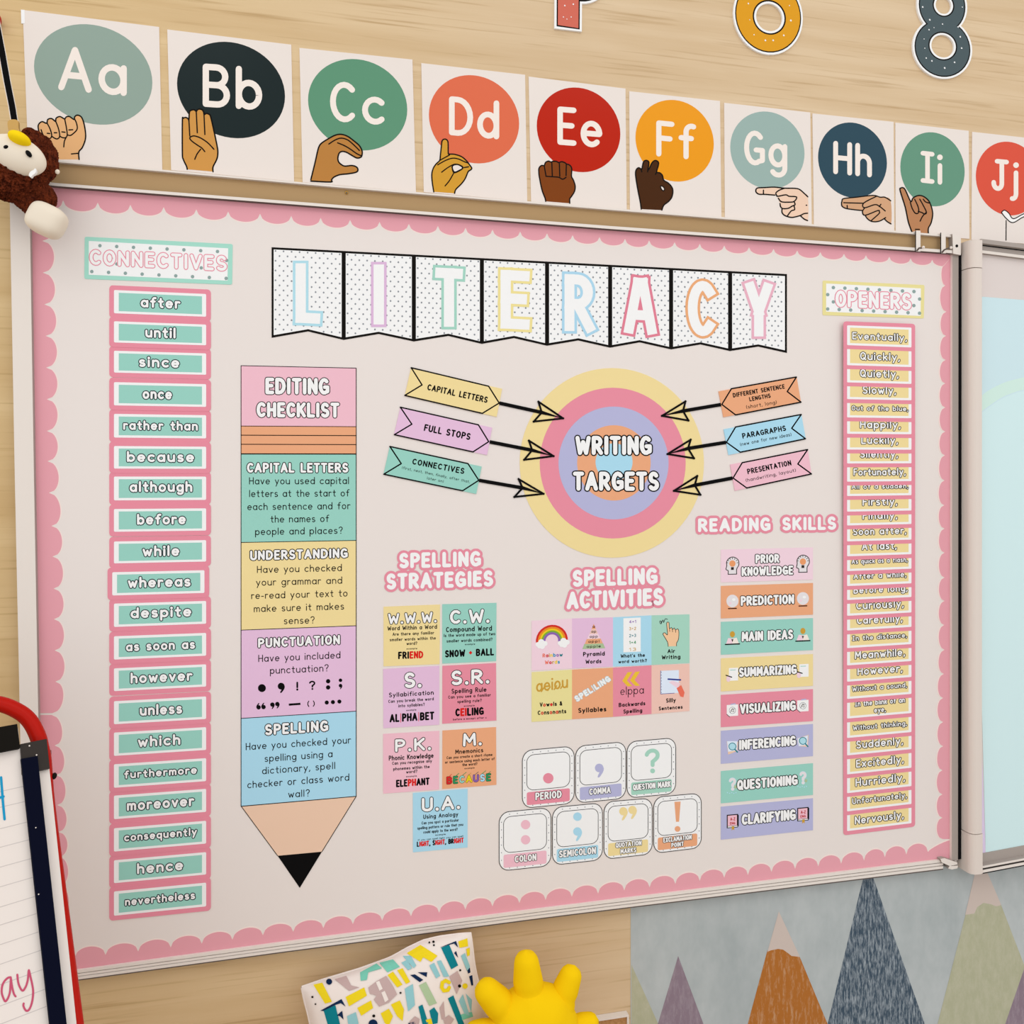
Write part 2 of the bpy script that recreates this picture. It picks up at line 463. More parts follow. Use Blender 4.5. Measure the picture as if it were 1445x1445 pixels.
def ellipsoid(mb, c, r, mat, rot=None, nu=28, nv=18, noise=0.0):
    R = rot or Matrix.Identity(3)
    cs = []; fs = []
    for i in range(nv + 1):
        th = math.pi * i / nv
        for j in range(nu):
            ph = 2 * math.pi * j / nu
            k = 1 + (random.uniform(-noise, noise) if 0 < i < nv else 0)
            p = Vector((r[0] * math.sin(th) * math.cos(ph), r[1] * math.sin(th) * math.sin(ph), r[2] * math.cos(th))) * k
            cs.append(Vector(c) + R @ p)
    for i in range(nv):
        for j in range(nu):
            k = (j + 1) % nu
            fs.append([i * nu + j, (i + 1) * nu + j, (i + 1) * nu + k, i * nu + k])
    mb.raw(cs, fs, mat)
def tube(mb, path, rad, mat, n=12, cap=True):
    """round tube along world points; rad may be a list"""
    P = [Vector(p) for p in path]; m = len(P)
    cs = []; fs = []
    t0 = (P[1] - P[0]).normalized()
    ref = t0.orthogonal().normalized()
    for i in range(m):
        t = (P[min(i + 1, m - 1)] - P[max(i - 1, 0)]).normalized()
        ref = (ref - t * ref.dot(t)).normalized()
        bi = t.cross(ref)
        r = rad[i] if isinstance(rad, (list, tuple)) else rad
        for j in range(n):
            a = 2 * math.pi * j / n
            cs.append(P[i] + (ref * math.cos(a) + bi * math.sin(a)) * r)
    for i in range(m - 1):
        for j in range(n):
            k = (j + 1) % n
            fs.append([i * n + j, i * n + k, (i + 1) * n + k, (i + 1) * n + j])
    if cap:
        fs.append(list(range(n - 1, -1, -1))); fs.append([(m - 1) * n + j for j in range(n)])
    mb.raw(cs, fs, mat)
# ------------------------------------------------------------------ the setting
ZB = 0.014                      # face of the whiteboard before the wall
mb = MB()
x0, x1 = -4.0, 5.0
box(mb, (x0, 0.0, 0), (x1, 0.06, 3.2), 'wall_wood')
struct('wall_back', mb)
mb = MB(); box(mb, (x0, -4.5, -0.05), (x1, 0.06, 0), 'floorc'); struct('floor', mb)
mb = MB(); box(mb, (x0, -0.015, 0), (x1, 0, 0.09), 'metal'); struct('baseboard_back', mb)

# ------------------------------------------------------------------ mountain mural on the lower right of the wall
mz = 0.0005
mural = Thing('wall_mural', 'grey blue mural panel painted with a row of pointed mountains below the boards', 'mural', unproj(1180, 1500, mz))
mb = MB(mz); mb.slab([(890, 1225), (1560, 1110), (1560, 1580), (890, 1580)], 'mural', 0.0, mz)
mural.part('backing', mb)
MT = [('m_olive', [(891, 1361), (990, 1580), (891, 1580)], None, 'pale olive mountain cut off at the left edge of the mural'),
      ('m_mauve', [(957, 1349), (1043, 1580), (888, 1580)], None, 'small mauve mountain'),
      ('m_orange', [(1083, 1341), (1090, 1338), (1099, 1337), (1106, 1338.5), (1113, 1343), (1117, 1347.5), (1122, 1348), (1128, 1349), (1224, 1580), (1019, 1580)], [(1099, 1286), (1129, 1350.5), (1122, 1349.5), (1117, 1349), (1112, 1345), (1105, 1340), (1098, 1339), (1088, 1341), (1083, 1343)], 'burnt orange mountain with a pale pointed cap'),
      ('m_slate', [(1224, 1215), (1305, 1445), (1352, 1580), (1137, 1580), (1168, 1445)], None, 'tall streaked slate blue mountain'),
      ('m_olive', [(1363, 1289), (1374, 1287), (1378, 1278), (1388, 1272.5), (1400, 1275), (1408, 1277), (1412, 1275), (1445, 1361), (1530, 1580), (1282, 1580), (1323, 1445)], [(1382, 1205), (1413, 1277), (1406, 1279), (1398, 1276), (1388, 1274), (1379, 1280), (1375, 1289), (1362, 1291)], 'large pale olive mountain with a beige cap'),
      ('m_mauve', [(1458, 1330), (1540, 1580), (1372, 1580)], None, 'mauve mountain cut off at the right')]
for i, (m, pts, cap, lab) in enumerate(MT):
    mb = MB(mz + 0.0001 + 0.00004 * i)
    mb.poly(pts, m)
    pt = mural.part('mountain', mb, label=lab)
    if cap:
        mb = MB(mz + 0.00013 + 0.00004 * i); mb.poly(cap, 'm_cap')
        mural.part('mountain_cap', mb, parent=pt)

# ------------------------------------------------------------------ the whiteboard
wbx = unproj(700, 1300, 0)
wb = Thing('whiteboard', 'large whiteboard covered in literacy displays, in a metal frame with a tan rail on top', 'whiteboard', (wbx.x, 0, wbx.z))
TOP_T = [(12, 219.5), (80, 226), (480, 262), (860, 293.5), (1343, 332)]
TOP_B = [(12, 255.5), (80, 262.5), (480, 293.5), (860, 323), (1345, 357.5)]
BOT = [(40, 1378), (107, 1369.3), (400, 1329.5), (763, 1282), (860, 1270), (1330, 1212.4), (1352, 1209.8)]
def band(poly, d0, d1, xs):
    return [(x, yat(poly, x) + d0) for x in xs] + [(x, yat(poly, x) + d1) for x in reversed(xs)]
XS = [13, 80, 200, 340, 480, 670, 860, 1100, 1344]
mb = MB(ZB); mb.slab([(38, yat(TOP_B, 38) - 2)] + [(x, yat(TOP_B, x) - 2) for x in (80, 480, 860)] + [(1350, 356), (1350, 1216), (1000, 1258), (600, 1310), (60, 1382)], 'board#satin', 0, ZB)
wb.part('writing_surface', mb)
mb = MB()
mb.slab([(13, 240), (42, 243), (42, 300), (48, 680), (54, 1010), (60, 1370), (60, 1386), (35, 1389), (28, 1010), (21, 680), (14, 300)], 'metal', 0, 0.024, 'metalgrey')
mb.slab([(40.6, 262), (43, 262), (43, 300), (49, 680), (55, 1010), (61, 1370), (59, 1370), (53, 1010), (47, 680), (41, 300)], 'metaldark', 0, 0.0155)
wb.part('side_frame', mb)
mb = MB()
mb.slab([(1344, 350), (1352.6, 350), (1351.8, 1214), (1343, 1214)], 'metalgrey', 0, 0.020, 'metal')
mb.slab([(1352.6, 358), (1356.8, 358), (1356.4, 1212), (1351.8, 1213)], 'slot', 0, 0.0195)
wb.part('side_frame', mb)
mb = MB()
XL = [61, 107, 250, 400, 580, 763, 860, 1100, 1331]
mb.slab(band(BOT, -0.8, 0.6, XL), 'metaldark', 0, 0.0152)
for d0, d1, zz, m in ((0.4, 4.4, 0.0185, 'metal'), (4.3, 5.6, 0.0165, 'metaldark'), (5.5, 8.6, 0.0187, 'metal'), (8.5, 10.2, 0.0167, 'metaldark'), (10.1, 13.4, 0.0200, 'metal'), (13.3, 15.0, 0.0169, 'metaldark')):
    mb.slab(band(BOT, d0, d1, XL), m, 0, zz, m)
lg = wb.part('pen_ledge', mb)
mb = MB(); mb.slab([(1327, 1212), (1333, 1211), (1351, 1217), (1351, 1220), (1340, 1222), (1352, 1221.5), (1351, 1225.5), (1343, 1227), (1338, 1225.5), (1340, 1222), (1329, 1217)], 'metal', 0, 0.024, 'metalgrey')
wb.part('ledge_end_cap', mb, parent=lg)
mb = MB()
mb.slab(band(TOP_T, 0, 2.6, XS), 'metal', 0, 0.022)
mb.slab(band(TOP_B, -4.2, 0, XS), 'metal', 0, 0.024, 'metaldark')
mb.slab(band(TOP_B, -0.4, 1.6, XS), 'slot', 0, 0.0165)  # dark strip put in as the shadow line under the rail
rl = wb.part('display_rail', mb)
mb = MB(); mb.slab([(x, yat(TOP_T, x) + 2.2) for x in XS] + [(x, yat(TOP_B, x) - 3.6) for x in reversed(XS)], 'insert', 0, 0.0150)
wb.part('rail_insert', mb, parent=rl)
mb = MB(); mb.slab([(x, yat(TOP_T, x) + 2.4) for x in XS] + [(x, yat(TOP_T, x) + 3.4) for x in reversed(XS)], 'slot', 0.0150, 0.0152)
wb.part('rail_groove', mb, parent=rl)
mb = MB(); ellipsoid(mb, unproj(489, 272, 0.0155), (0.0028, 0.0022, 0.0028), 'gold'); mb.slab(ell(489, 272, 1.4, 1.2, n=10), 'metaldark', 0.0172, 0.0182)
wb.part('rail_pin', mb, parent=rl)
mb = MB(); mb.slab([(1344, 330), (1356, 336), (1356, 360), (1345, 358)], 'metal', 0, 0.026, 'metalgrey'); mb.slab(ell(1350.3, 347, 1.9, 2.1, n=12), 'slot', 0.026, 0.0264)
wb.part('rail_end_plate', mb, parent=rl)

# map hooks riding on the rail
for nm, x, hx, hy, lab in (('map_hook', 1296, 1303, 349, 'white metal map hook on the tan rail, the one further from the rail end'), ('map_hook', 1331.5, 1342, 349.5, 'white metal map hook at the right end of the tan rail')):
    y0 = yat(TOP_T, x) - 3; y1 = yat(TOP_B, x) + 1
    t = Thing(nm, lab, 'hook', unproj(x, y1, 0.022), 'map hooks on the board rail')
    mb = MB(); mb.slab([(x - 3.3, y0), (x + 3, y0 + .3), (x + 3, y1), (x - 3.3, y1 - .3)], 'metal', 0.0245, 0.0265, 'metaldark')
    mb.slab([(x - 3.3, y0), (x + 3, y0 + .3), (x + 3, y0 + 2.5), (x - 3.3, y0 + 2.2)], 'metal', 0.012, 0.0245)
    mb.slab([(x - 3.9, y0), (x - 3.1, y0), (x - 3.1, y1), (x - 3.9, y1)], 'slot', 0.0245, 0.026)
    t.part('strap', mb)
    mb = MB(); tube(mb, [unproj(x - 2, y1 - 1.5, 0.028), unproj(x + 1, y1 - 5, 0.036), unproj(lerp(x, hx, .6), hy + 1, 0.043), unproj(hx, hy, 0.046)], 0.0016, 'metaldark', 8)
    ellipsoid(mb, unproj(hx, hy, 0.046), (0.0028,) * 3, 'metal', nu=12, nv=8)
    t.part('hook_arm', mb, smooth=True)

# ------------------------------------------------------------------ scalloped paper border
NSC = [0]
def scallop(name, label, base, val, dpt, ax, side):
    """base: the straight edge points; val: valley points; bumps go along ax (unit) by depth dpt(i)"""
    NSC[0] += 1; zo = 0.00006 * NSC[0]
    t = Thing(name, label, 'border trim', unproj(*base[len(base) // 2], ZB), 'pink scalloped border strips')
    for nm, off, m, dz in (('pale_edge', 1.0, 'pinkedge', 0.00005), ('border_strip', 0.0, 'pink', 0.00008)):
        mb = MB()
        pts = list(base)
        n = len(val)
        for i in range(n - 1):
            (xa, ya), (xb, yb) = val[i], val[i + 1]
            for k in range(15):
                s_ = k / 14
                d = (dpt(i) + off) * math.sqrt(max(0, 1 - (2 * s_ - 1) ** 2)) + off * 0.6
                pts.append((lerp(xa, xb, s_) + ax[0] * d, lerp(ya, yb, s_) + ax[1] * d))
        mb.slab(pts, m, ZB, ZB + dz + zo)
        t.part(nm, mb, label='pale cream rim of the scallops' if nm == 'pale_edge' else None)
TB = lambda x: (x, yat(TOP_B, x))
tv = [52, 89, 138, 184, 231, 277, 322, 367, 411, 452.5, 494, 535.6, 577, 618, 657, 695, 734, 772, 808, 846, 882, 916, 952, 987.5, 1022, 1057, 1091.6, 1125, 1157.6, 1191, 1222, 1255, 1285, 1315.5, 1344]
scallop('border_strip', 'pink scalloped border strip running under the tan rail along the top of the board',
        [TB(x) for x in (1345, 1200, 1000, 860, 670, 480, 300, 150, 80, 44)], [(x, 282.5 + (x - 89) * 0.0685) for x in tv], lambda i: lerp(14, 8, i / 34), (0, 1), 0)
lx = lambda y: lerp(42.5, 54.8, (y - 300) / 710)
lv = [(58, 296), (59.5, 340), (60.3, 384.8), (62.5, 429.6), (64.3, 474), (65, 518.8), (66, 563.4), (66, 608.2), (67, 650.8), (69, 695.4), (72.5, 742.2), (74, 785.3), (75.5, 830.6), (76, 873.7), (77, 917.8), (78, 961.9), (74, 1006.3)]
scallop('border_strip', 'pink scalloped border strip down the upper left side of the board',
        [(lx(1006.3), 1006.3), (lx(700), 700), (lx(300), 300), (lx(280), 280)], lv, lambda i: lerp(16.5, 13, i / 16), (1, 0), 0)
lv2 = [(73, 1009), (77, 1052), (79, 1093.6), (80.5, 1136), (82, 1174), (83, 1209), (84, 1250), (85, 1292), (86, 1332)]
scallop('border_strip', 'pink scalloped border strip at the lower left of the board behind the easel',
        [(lx(1370), 1368), (lx(1200), 1200), (lx(1009), 1009)], lv2, lambda i: 12.5, (1, 0), 0)
bv = [(62, 1357), (105.7, 1351), (149, 1347.5), (195, 1342.5), (241, 1337), (284.7, 1331.6), (328, 1326), (371, 1319.8), (413.8, 1315), (456.4, 1309.7), (498, 1304), (539.4, 1299), (580, 1293), (619.7, 1288), (656.7, 1283.5), (695, 1279), (733, 1274.5), (770, 1270), (807, 1265.5), (844, 1261), (881, 1256.5), (916.7, 1252.2), (953, 1247.4), (987.5, 1243), (1022, 1238.7), (1055.5, 1234.7), (1088.7, 1230.6), (1122, 1226), (1154.7, 1222.5), (1187, 1218.8), (1219.3, 1214.4), (1248.7, 1209.8), (1279, 1206), (1309.4, 1202.3), (1343, 1186)]
scallop('border_strip', 'pink scalloped border strip along the bottom of the board above the pen ledge',
        [(x, yat(BOT, x)) for x in (1343, 1330, 1100, 860, 763, 580, 400, 250, 107, 62)], bv, lambda i: 13.5 if i < 33 else 3, (0, -1), 0)
# right side: valleys from the photograph's right column
def rxx(y): return lerp(1344.5, 1343, (y - 360) / 850)
rv = [(1333, 374), (1334, 403), (1335.5, 440), (1335, 474), (1334.5, 508), (1334, 541), (1334, 575), (1334, 609), (1333.5, 642.5), (1333, 678), (1332.5, 713), (1333, 746), (1333, 780), (1333, 815), (1333, 848), (1332.5, 882), (1333, 917), (1332, 951), (1331, 985), (1331, 1019), (1331, 1053), (1330, 1087), (1330, 1121), (1330, 1154), (1330, 1184)]
scallop('border_strip', 'pink scalloped border strip down the right side of the board beside the dark slot',
        [(rxx(1184), 1184), (rxx(800), 800), (rxx(360), 360)], rv, lambda i: 8.0 if i else 5, (-1, 0), 0)

# ------------------------------------------------------------------ alphabet posters above the rail
PZ = 0.0012
def lt(s, x0, y0, x1, y1, h): return (s, (x0, y0), (x1, y1), h)
H_A = dict(sc=5.556, o=(0, 120), fill='s_a', out=[(330, 583), (322, 430), (302, 350), (302, 310), (330, 287), (365, 300), (375, 270), (405, 263), (435, 285), (440, 260), (470, 247), (505, 265), (520, 250), (545, 247), (580, 270), (585, 250), (605, 236), (635, 248), (655, 290), (670, 370), (668, 430), (645, 490), (618, 525), (620, 583)],
  ln=[[(322, 350), (335, 385), (355, 410), (385, 422), (405, 400), (395, 350), (370, 300)], [(405, 400), (425, 415), (450, 422), (468, 400), (458, 340), (437, 285)], [(468, 400), (490, 412), (515, 412), (527, 390), (520, 330), (507, 265)], [(527, 390), (550, 395), (575, 380), (605, 345), (600, 300), (583, 262)], [(520, 408), (505, 440), (500, 485)], [(370, 378), (390, 380)], [(425, 374), (445, 374)], [(485, 367), (510, 370)], [(540, 352), (570, 350)], [(410, 533), (455, 533)], [(560, 540), (615, 535)]], w=9)
H_B = dict(sc=12.04, o=(230, 130), fill='s_b', out=[(412, 1310), (400, 1260), (345, 1140), (330, 1040), (330, 480), (345, 445), (385, 430), (425, 450), (440, 470), (450, 340), (480, 308), (530, 300), (565, 325), (585, 300), (620, 288), (665, 300), (690, 340), (700, 380), (740, 362), (785, 380), (810, 420), (870, 680), (925, 950), (930, 1060), (910, 1150), (850, 1270), (850, 1350)],
  ln=[[(440, 470), (455, 745)], [(565, 330), (583, 690)], [(695, 340), (712, 720)], [(865, 970), (760, 860), (640, 780), (540, 745), (480, 755), (455, 785), (500, 840), (600, 910), (660, 950), (710, 1010)], [(640, 970), (580, 1050), (540, 1140)]], w=20)
H_C = dict(sc=12.04, o=(420, 170), fill='s_c', out=[(225, 1005), (300, 700), (340, 520), (370, 430), (420, 375), (540, 300), (640, 250), (740, 235), (850, 270), (960, 350), (1050, 430), (1095, 520), (1090, 600), (1060, 630), (1000, 635), (900, 580), (830, 540), (760, 525), (710, 550), (685, 620), (690, 690), (730, 740), (800, 775), (920, 765), (1000, 790), (1025, 840), (990, 880), (860, 905), (720, 920), (620, 960), (575, 1010), (560, 1045), (225, 1030)],
  ln=[[(530, 400), (640, 330), (740, 300), (850, 330), (960, 420), (1050, 510)], [(680, 380), (800, 430), (900, 490), (1000, 560), (1080, 600)]], w=20)
H_D = dict(sc=14.45, o=(590, 180), fill='s_d', out=[(320, 1310), (290, 1120), (280, 950), (310, 830), (370, 740), (440, 670), (455, 560), (475, 380), (490, 270), (540, 235), (590, 255), (612, 320), (615, 520), (640, 540), (740, 545), (880, 590), (980, 670), (1050, 760), (1095, 830), (1060, 870), (1020, 900), (960, 1040), (880, 1150), (770, 1260), (745, 1340)],
  ln=[[(440, 670), (640, 560)], [(400, 760), (560, 670), (700, 625), (820, 640), (930, 690), (1010, 720)], [(480, 910), (600, 820), (720, 755), (800, 750), (880, 780), (915, 820), (860, 870), (730, 920), (690, 800)], [(730, 920), (640, 1080), (550, 1190)], [(940, 815), (1030, 800)]], hole=[(700, 790), (790, 755), (870, 785), (905, 825), (850, 865), (740, 905)], w=22)
H_E = dict(sc=14.45, o=(740, 210), fill='s_e', out=[(435, 1070), (420, 1000), (360, 840), (310, 600), (295, 480), (300, 390), (350, 340), (405, 340), (430, 280), (490, 250), (545, 270), (580, 255), (650, 255), (700, 280), (760, 262), (830, 285), (860, 310), (920, 330), (965, 400), (960, 560), (1000, 640), (1035, 760), (1020, 870), (960, 970), (925, 1020), (925, 1110)],
  ln=[[(405, 350), (440, 550)], [(560, 290), (570, 570)], [(712, 290), (722, 560)], [(855, 320), (850, 545)], [(440, 560), (580, 570), (700, 580), (780, 620), (850, 580)]], w=22)
H_F = dict(sc=14.45, o=(880, 210), fill='s_f', out=[(360, 1230), (340, 1080), (290, 830), (250, 580), (245, 470), (270, 410), (310, 385), (355, 410), (375, 400), (395, 300), (420, 250), (465, 235), (510, 260), (515, 320), (495, 430), (530, 390), (570, 300), (620, 245), (670, 240), (712, 280), (705, 350), (675, 470), (740, 490), (790, 540), (820, 640), (900, 690), (970, 760), (1005, 850), (985, 980), (920, 1070), (820, 1150), (780, 1250)],
  ln=[[(355, 410), (372, 470)], [(495, 430), (490, 470)], [(675, 470), (650, 520)]], hole=[(755, 760), (800, 770), (835, 820), (810, 855), (770, 820)], w=22)
H_G = dict(sc=14.45, o=(1050, 250), fill='s_g', out=[(240, 270), (270, 215), (420, 208), (620, 200), (830, 225), (1030, 225), (1130, 250), (1230, 330), (1300, 400), (1300, 885), (1150, 790), (1050, 810), (960, 820), (850, 790), (780, 730), (775, 660), (730, 600), (735, 540), (690, 440), (650, 360), (420, 345), (310, 345), (260, 315)], noout=True,
  ln=[[(630, 365), (420, 350), (310, 348), (255, 315), (240, 275), (270, 222), (420, 212), (620, 203), (820, 225), (1030, 228), (1130, 250), (1220, 325), (1300, 400)], [(830, 225), (720, 265), (650, 320), (665, 370), (690, 390), (850, 360), (920, 390), (1070, 405), (1020, 495), (900, 510), (760, 500), (700, 430)], [(735, 540), (745, 600), (790, 640), (900, 635), (980, 590), (1040, 560), (1020, 500)], [(1020, 590), (1030, 660), (960, 690), (890, 780)], [(775, 650), (775, 720), (830, 780), (960, 820), (1060, 805), (1150, 780), (1220, 745), (1295, 735)], [(1150, 785), (1220, 850), (1295, 885)], [(395, 265), (395, 340)], [(1268, 573), (1276, 573)]], w=24)
H_H = dict(sc=9.03, o=(1170, 260), fill='s_h', out=[(160, 270), (165, 210), (190, 180), (350, 165), (560, 140), (650, 160), (710, 165), (785, 210), (790, 505), (710, 440), (640, 470), (550, 475), (490, 440), (430, 360), (410, 335), (250, 315), (180, 295)], noout=True,
  ln=[[(425, 335), (250, 315), (185, 295), (160, 265), (165, 210), (190, 182), (350, 165), (560, 142), (650, 165), (710, 165), (785, 210)], [(185, 235), (430, 242)], [(600, 155), (440, 240), (450, 300), (580, 260), (640, 280), (715, 340)], [(450, 305), (425, 350), (460, 395), (620, 335), (640, 350), (635, 375), (540, 460)], [(460, 395), (490, 440), (550, 475), (640, 470), (720, 425)], [(705, 440), (740, 475), (790, 505)], [(230, 270), (232, 300)], [(660, 255), (640, 285)]], w=14)
H_I = dict(sc=9.03, o=(1170, 260), fill='s_i', out=[(1060, 620), (1010, 480), (970, 290), (905, 80), (915, 48), (945, 45), (975, 80), (1040, 220), (1070, 175), (1130, 145), (1190, 150), (1250, 190), (1290, 250), (1320, 370), (1300, 490), (1265, 560), (1265, 635)],
  ln=[[(1035, 230), (1060, 310), (1100, 370), (1140, 360), (1135, 290), (1090, 190)], [(1135, 345), (1180, 360), (1220, 380), (1240, 355), (1200, 270), (1155, 190)], [(1235, 360), (1190, 410), (1160, 470)], [(1200, 190), (1230, 225), (1280, 240)], [(1100, 575), (1150, 575)]], w=14)
H_J = dict(sc=8.257, o=(1340, 170), fill='white', out=[(605, 1070), (640, 1045), (690, 1080), (740, 1142), (870, 1080), (1040, 1040), (1040, 1100), (870, 1115), (740, 1190), (660, 1140)], noout=True,
  ln=[[(605, 1070), (640, 1045), (690, 1080), (745, 1145), (870, 1085), (1040, 1040)], [(605, 1072), (660, 1140), (740, 1190), (870, 1120), (1040, 1090)], [(660, 1165), (658, 1395)]], w=10)
POST = [
 ('Aa', 'd_sage', [(32, 14), (224.5, 38), (229, 240), (40, 226)], (131.5, 105, 83.5, 70, .14), ((82, 127), (179, 136), 63), H_A, 'sage grey', 'a light fist'),
 ('Bb', 'd_night', [(236, 41.5), (411, 63), (415, 256), (241.5, 240)], (326, 127, 76.2, 67.5, .12), ((286, 150.5), (370, 156), 61), H_B, 'near black', 'a flat raised hand'),
 ('Cc', 'd_green', [(422.5, 67.5), (582, 84), (587, 271), (427, 257)], (504.7, 147.8, 70, 64.2, .10), ((465.7, 171), (543.6, 177), 57), H_C, 'green', 'a hand curved like a claw'),
 ('Dd', 'd_coral', [(594.5, 89), (741, 105.5), (744, 284), (598, 271)], (668.9, 168.3, 63.7, 62, .1), ((633.6, 190.5), (704.5, 197), 55), H_D, 'coral', 'a hand with one raised finger'),
 ('Ee', 'd_red', [(746, 108), (882.7, 125), (884.4, 297), (749.5, 285)], (816.4, 183.2, 59, 59.5, .1), ((786.5, 204), (850, 209), 54), H_E, 'red', 'a dark brown clenched fist'),
 ('Ff', 'd_amber', [(888, 128.7), (1016, 142.5), (1018, 307), (889, 297)], (952, 198.6, 55.3, 57.5, .09), ((926, 220.5), (980.6, 226), 51), H_F, 'amber', 'a very dark hand with three fingers up'),
 ('Gg', 'd_mist', [(1022, 145), (1143.4, 158.7), (1145.5, 318), (1023, 308)], (1082.9, 212, 52.4, 54.5, .09), ((1050, 232), (1111, 237.5), 49), H_G, 'pale grey green', 'a hand pointing with one finger'),
 ('Hh', 'd_navy', [(1146.6, 160), (1261, 172), (1262, 328), (1148.6, 318)], (1203, 226, 48.6, 53, .09), ((1175.8, 245.5), (1230.4, 250.5), 47), H_H, 'navy', 'a hand pointing left with two fingers'),
 ('Íi', 'd_fern', [(1263.6, 173), (1367, 184.6), (1368, 337), (1264, 329)], (1315.9, 238.9, 45.4, 52.2, .08), ((1299, 257.5), (1329.6, 261), 45), H_I, 'fern green', 'a hand with the little finger raised'),
 ('Ĵj', 'd_poppy', [(1372, 186), (1486, 198.5), (1486, 347), (1371, 338)], (1423, 252, 46, 52, .08), ((1399, 268.5), (1437, 272), 45), H_J, 'poppy red', 'an open book'),
]
WORD = {'Í': 'I', 'Ĵ': 'J'}
for s_, dcol, q, el, tx, hd, cname, what in POST:
    big = WORD.get(s_[0], s_[0]) + s_[1]
    bc = unproj((q[2][0] + q[3][0]) / 2, (q[2][1] + q[3][1]) / 2, PZ)
    t = Thing('alphabet_poster', 'alphabet poster lettered %s, %s disc and %s' % (big, cname, what), 'poster', bc, 'alphabet posters above the board')
    mb = MB(); mb.slab(q, 'paper#gloss', 0.0, PZ); t.part('sheet', mb)
    if s_ == 'Aa':
        mb = MB(); mb.slab([(29.5, 13.5), (34.5, 14), (35, 33), (30, 33)], 'cardwhite', 0, PZ + .0004); t.part('tape', mb)
    mb = MB(PZ + 0.00008); mb.poly(ell(*el, n=56), dcol + '#gloss'); t.part('disc', mb)
    mb = MB(PZ + 0.00016); mb.text(s_, tx[0], tx[1], tx[2], 'ivory#gloss', 0, wt=0.145); t.part('lettering', mb)
    mb = MB(PZ + 0.00022)
    o = smooth(cr(hd['out'], hd['sc'], *hd['o'])); lw = 1.22 * hd['w'] / hd['sc']
    mb.poly(o, hd['fill'] + '#gloss')
    if not hd.get('noout'): mb.stroke(o, lw, 'ink', 0.00006)
    if hd.get('hole'):
        hp = smooth(cr(hd['hole'], hd['sc'], *hd['o']), True); mb.poly(hp, 'paper#gloss', 0.00006); mb.stroke(hp, lw * .8, 'ink', 0.00011, closed=True)
    for l in hd['ln']:
        mb.stroke(smooth(cr(l, hd['sc'], *hd['o'])), lw * 0.9, 'ink', 0.00011)
    t.part('book_drawing' if s_ == 'Ĵj' else 'hand_drawing', mb)

# ------------------------------------------------------------------ cut-out characters high on the wall
def specks(mb, pts, z):
    for x, y in pts:
        r = random.uniform(.7, 1.5); mb.poly([(x - r, y), (x, y - r * 1.2), (x + r, y), (x + .3 * r, y + r)], 'cardwhite', z)
t = Thing('wall_letter', 'amber cut-out letter O with white and black outline high on the wall', 'wall letter', unproj(1084, 77, 0.004), 'cut-out characters high on the wall')
E = lambda rx, ry, cx=1084, cy=22: ell(cx, cy, rx, ry, .09)
mb = MB(); mb.ring(E(49, 55), E(18.5, 19.5, 1085.6, 24.4), 'cardwhite', 0, 0.004); t.part('backing', mb)
mb = MB(); mb.ring(E(46.5, 52), E(21.5, 22.5, 1085.6, 24.4), 'ink', 0.004, 0.0042); mb.ring(E(45, 50.3), E(23.5, 24.6, 1085.6, 24.4), 'num_o', 0.0042, 0.0044)
specks(mb, [(1056, 5), (1058, 28), (1064, 49), (1080, 57), (1091, 57), (1106, 50), (1116, 29), (1114, 8)], 0.0046); t.part('face', mb)
t = Thing('wall_number', 'slate grey cut-out number 8 with white and black outline high on the wall', 'wall number', unproj(1330, 111, 0.004), 'cut-out characters high on the wall')
R8 = [((1330, 68), (42, 43), (1330.4, 65), (16, 16)), ((1329.5, 8), (35.5, 40), (1331.4, 7.5), (11, 12))]
mb = MB()
for (c, r, ci, ri) in R8: mb.ring(ell(*c, *r, .08), ell(*ci, *ri, .08), 'cardwhite', 0, 0.004 + 0.00003 * c[1] / 68)
t.part('backing', mb)
mb = MB()
for (c, r, ci, ri) in R8: mb.ring(ell(*c, r[0] - 2.6, r[1] - 2.6, .08), ell(*ci, ri[0] + 2.6, ri[1] + 2.6, .08), 'ink', 0.00405, 0.0042 + 0.00002 * c[1] / 68)
for (c, r, ci, ri) in R8: mb.ring(ell(*c, r[0] - 4.2, r[1] - 4.2, .08), ell(*ci, ri[0] + 4.4, ri[1] + 4.4, .08), 'num_8', 0.0042, 0.0044 + 0.00002 * c[1] / 68)
specks(mb, [(1304, 55), (1305, 68), (1307, 82), (1315, 86), (1333, 96), (1347, 88), (1357, 68), (1355, 52), (1330, 34), (1311, 42), (1318, 39), (1302, 10), (1358, 10), (1312, 28), (1352, 38)], 0.0047); t.part('face', mb)
t = Thing('wall_letter', 'red cut-out letter at the top edge, only its foot showing', 'wall letter', unproj(802, 44, 0.004), 'cut-out characters high on the wall')
def P8(d, bowl): return ([(783 + d, -90), (822 - d, -90), (821 - d, 44.5 - d), (782.5 + d, 40 - d)], bowl)
mb = MB(); mb.slab(P8(0, 0)[0], 'cardwhite', 0, 0.004); mb.ring(ell(820, -40, 42, 45, .09), ell(820, -40, 15, 16, .09), 'cardwhite', 0, 0.00403); t.part('backing', mb)
mb = MB(); mb.slab(P8(3, 0)[0], 'ink', 0.00405, 0.0042); mb.ring(ell(820, -40, 39, 42, .09), ell(820, -40, 18, 19, .09), 'ink', 0.00405, 0.0042)
mb.slab(P8(4.8, 0)[0], 'num_r', 0.0042, 0.0044); specks(mb, [(795, 24), (800, 27), (806, 24), (797, 8), (809, 6)], 0.0047); t.part('face', mb)
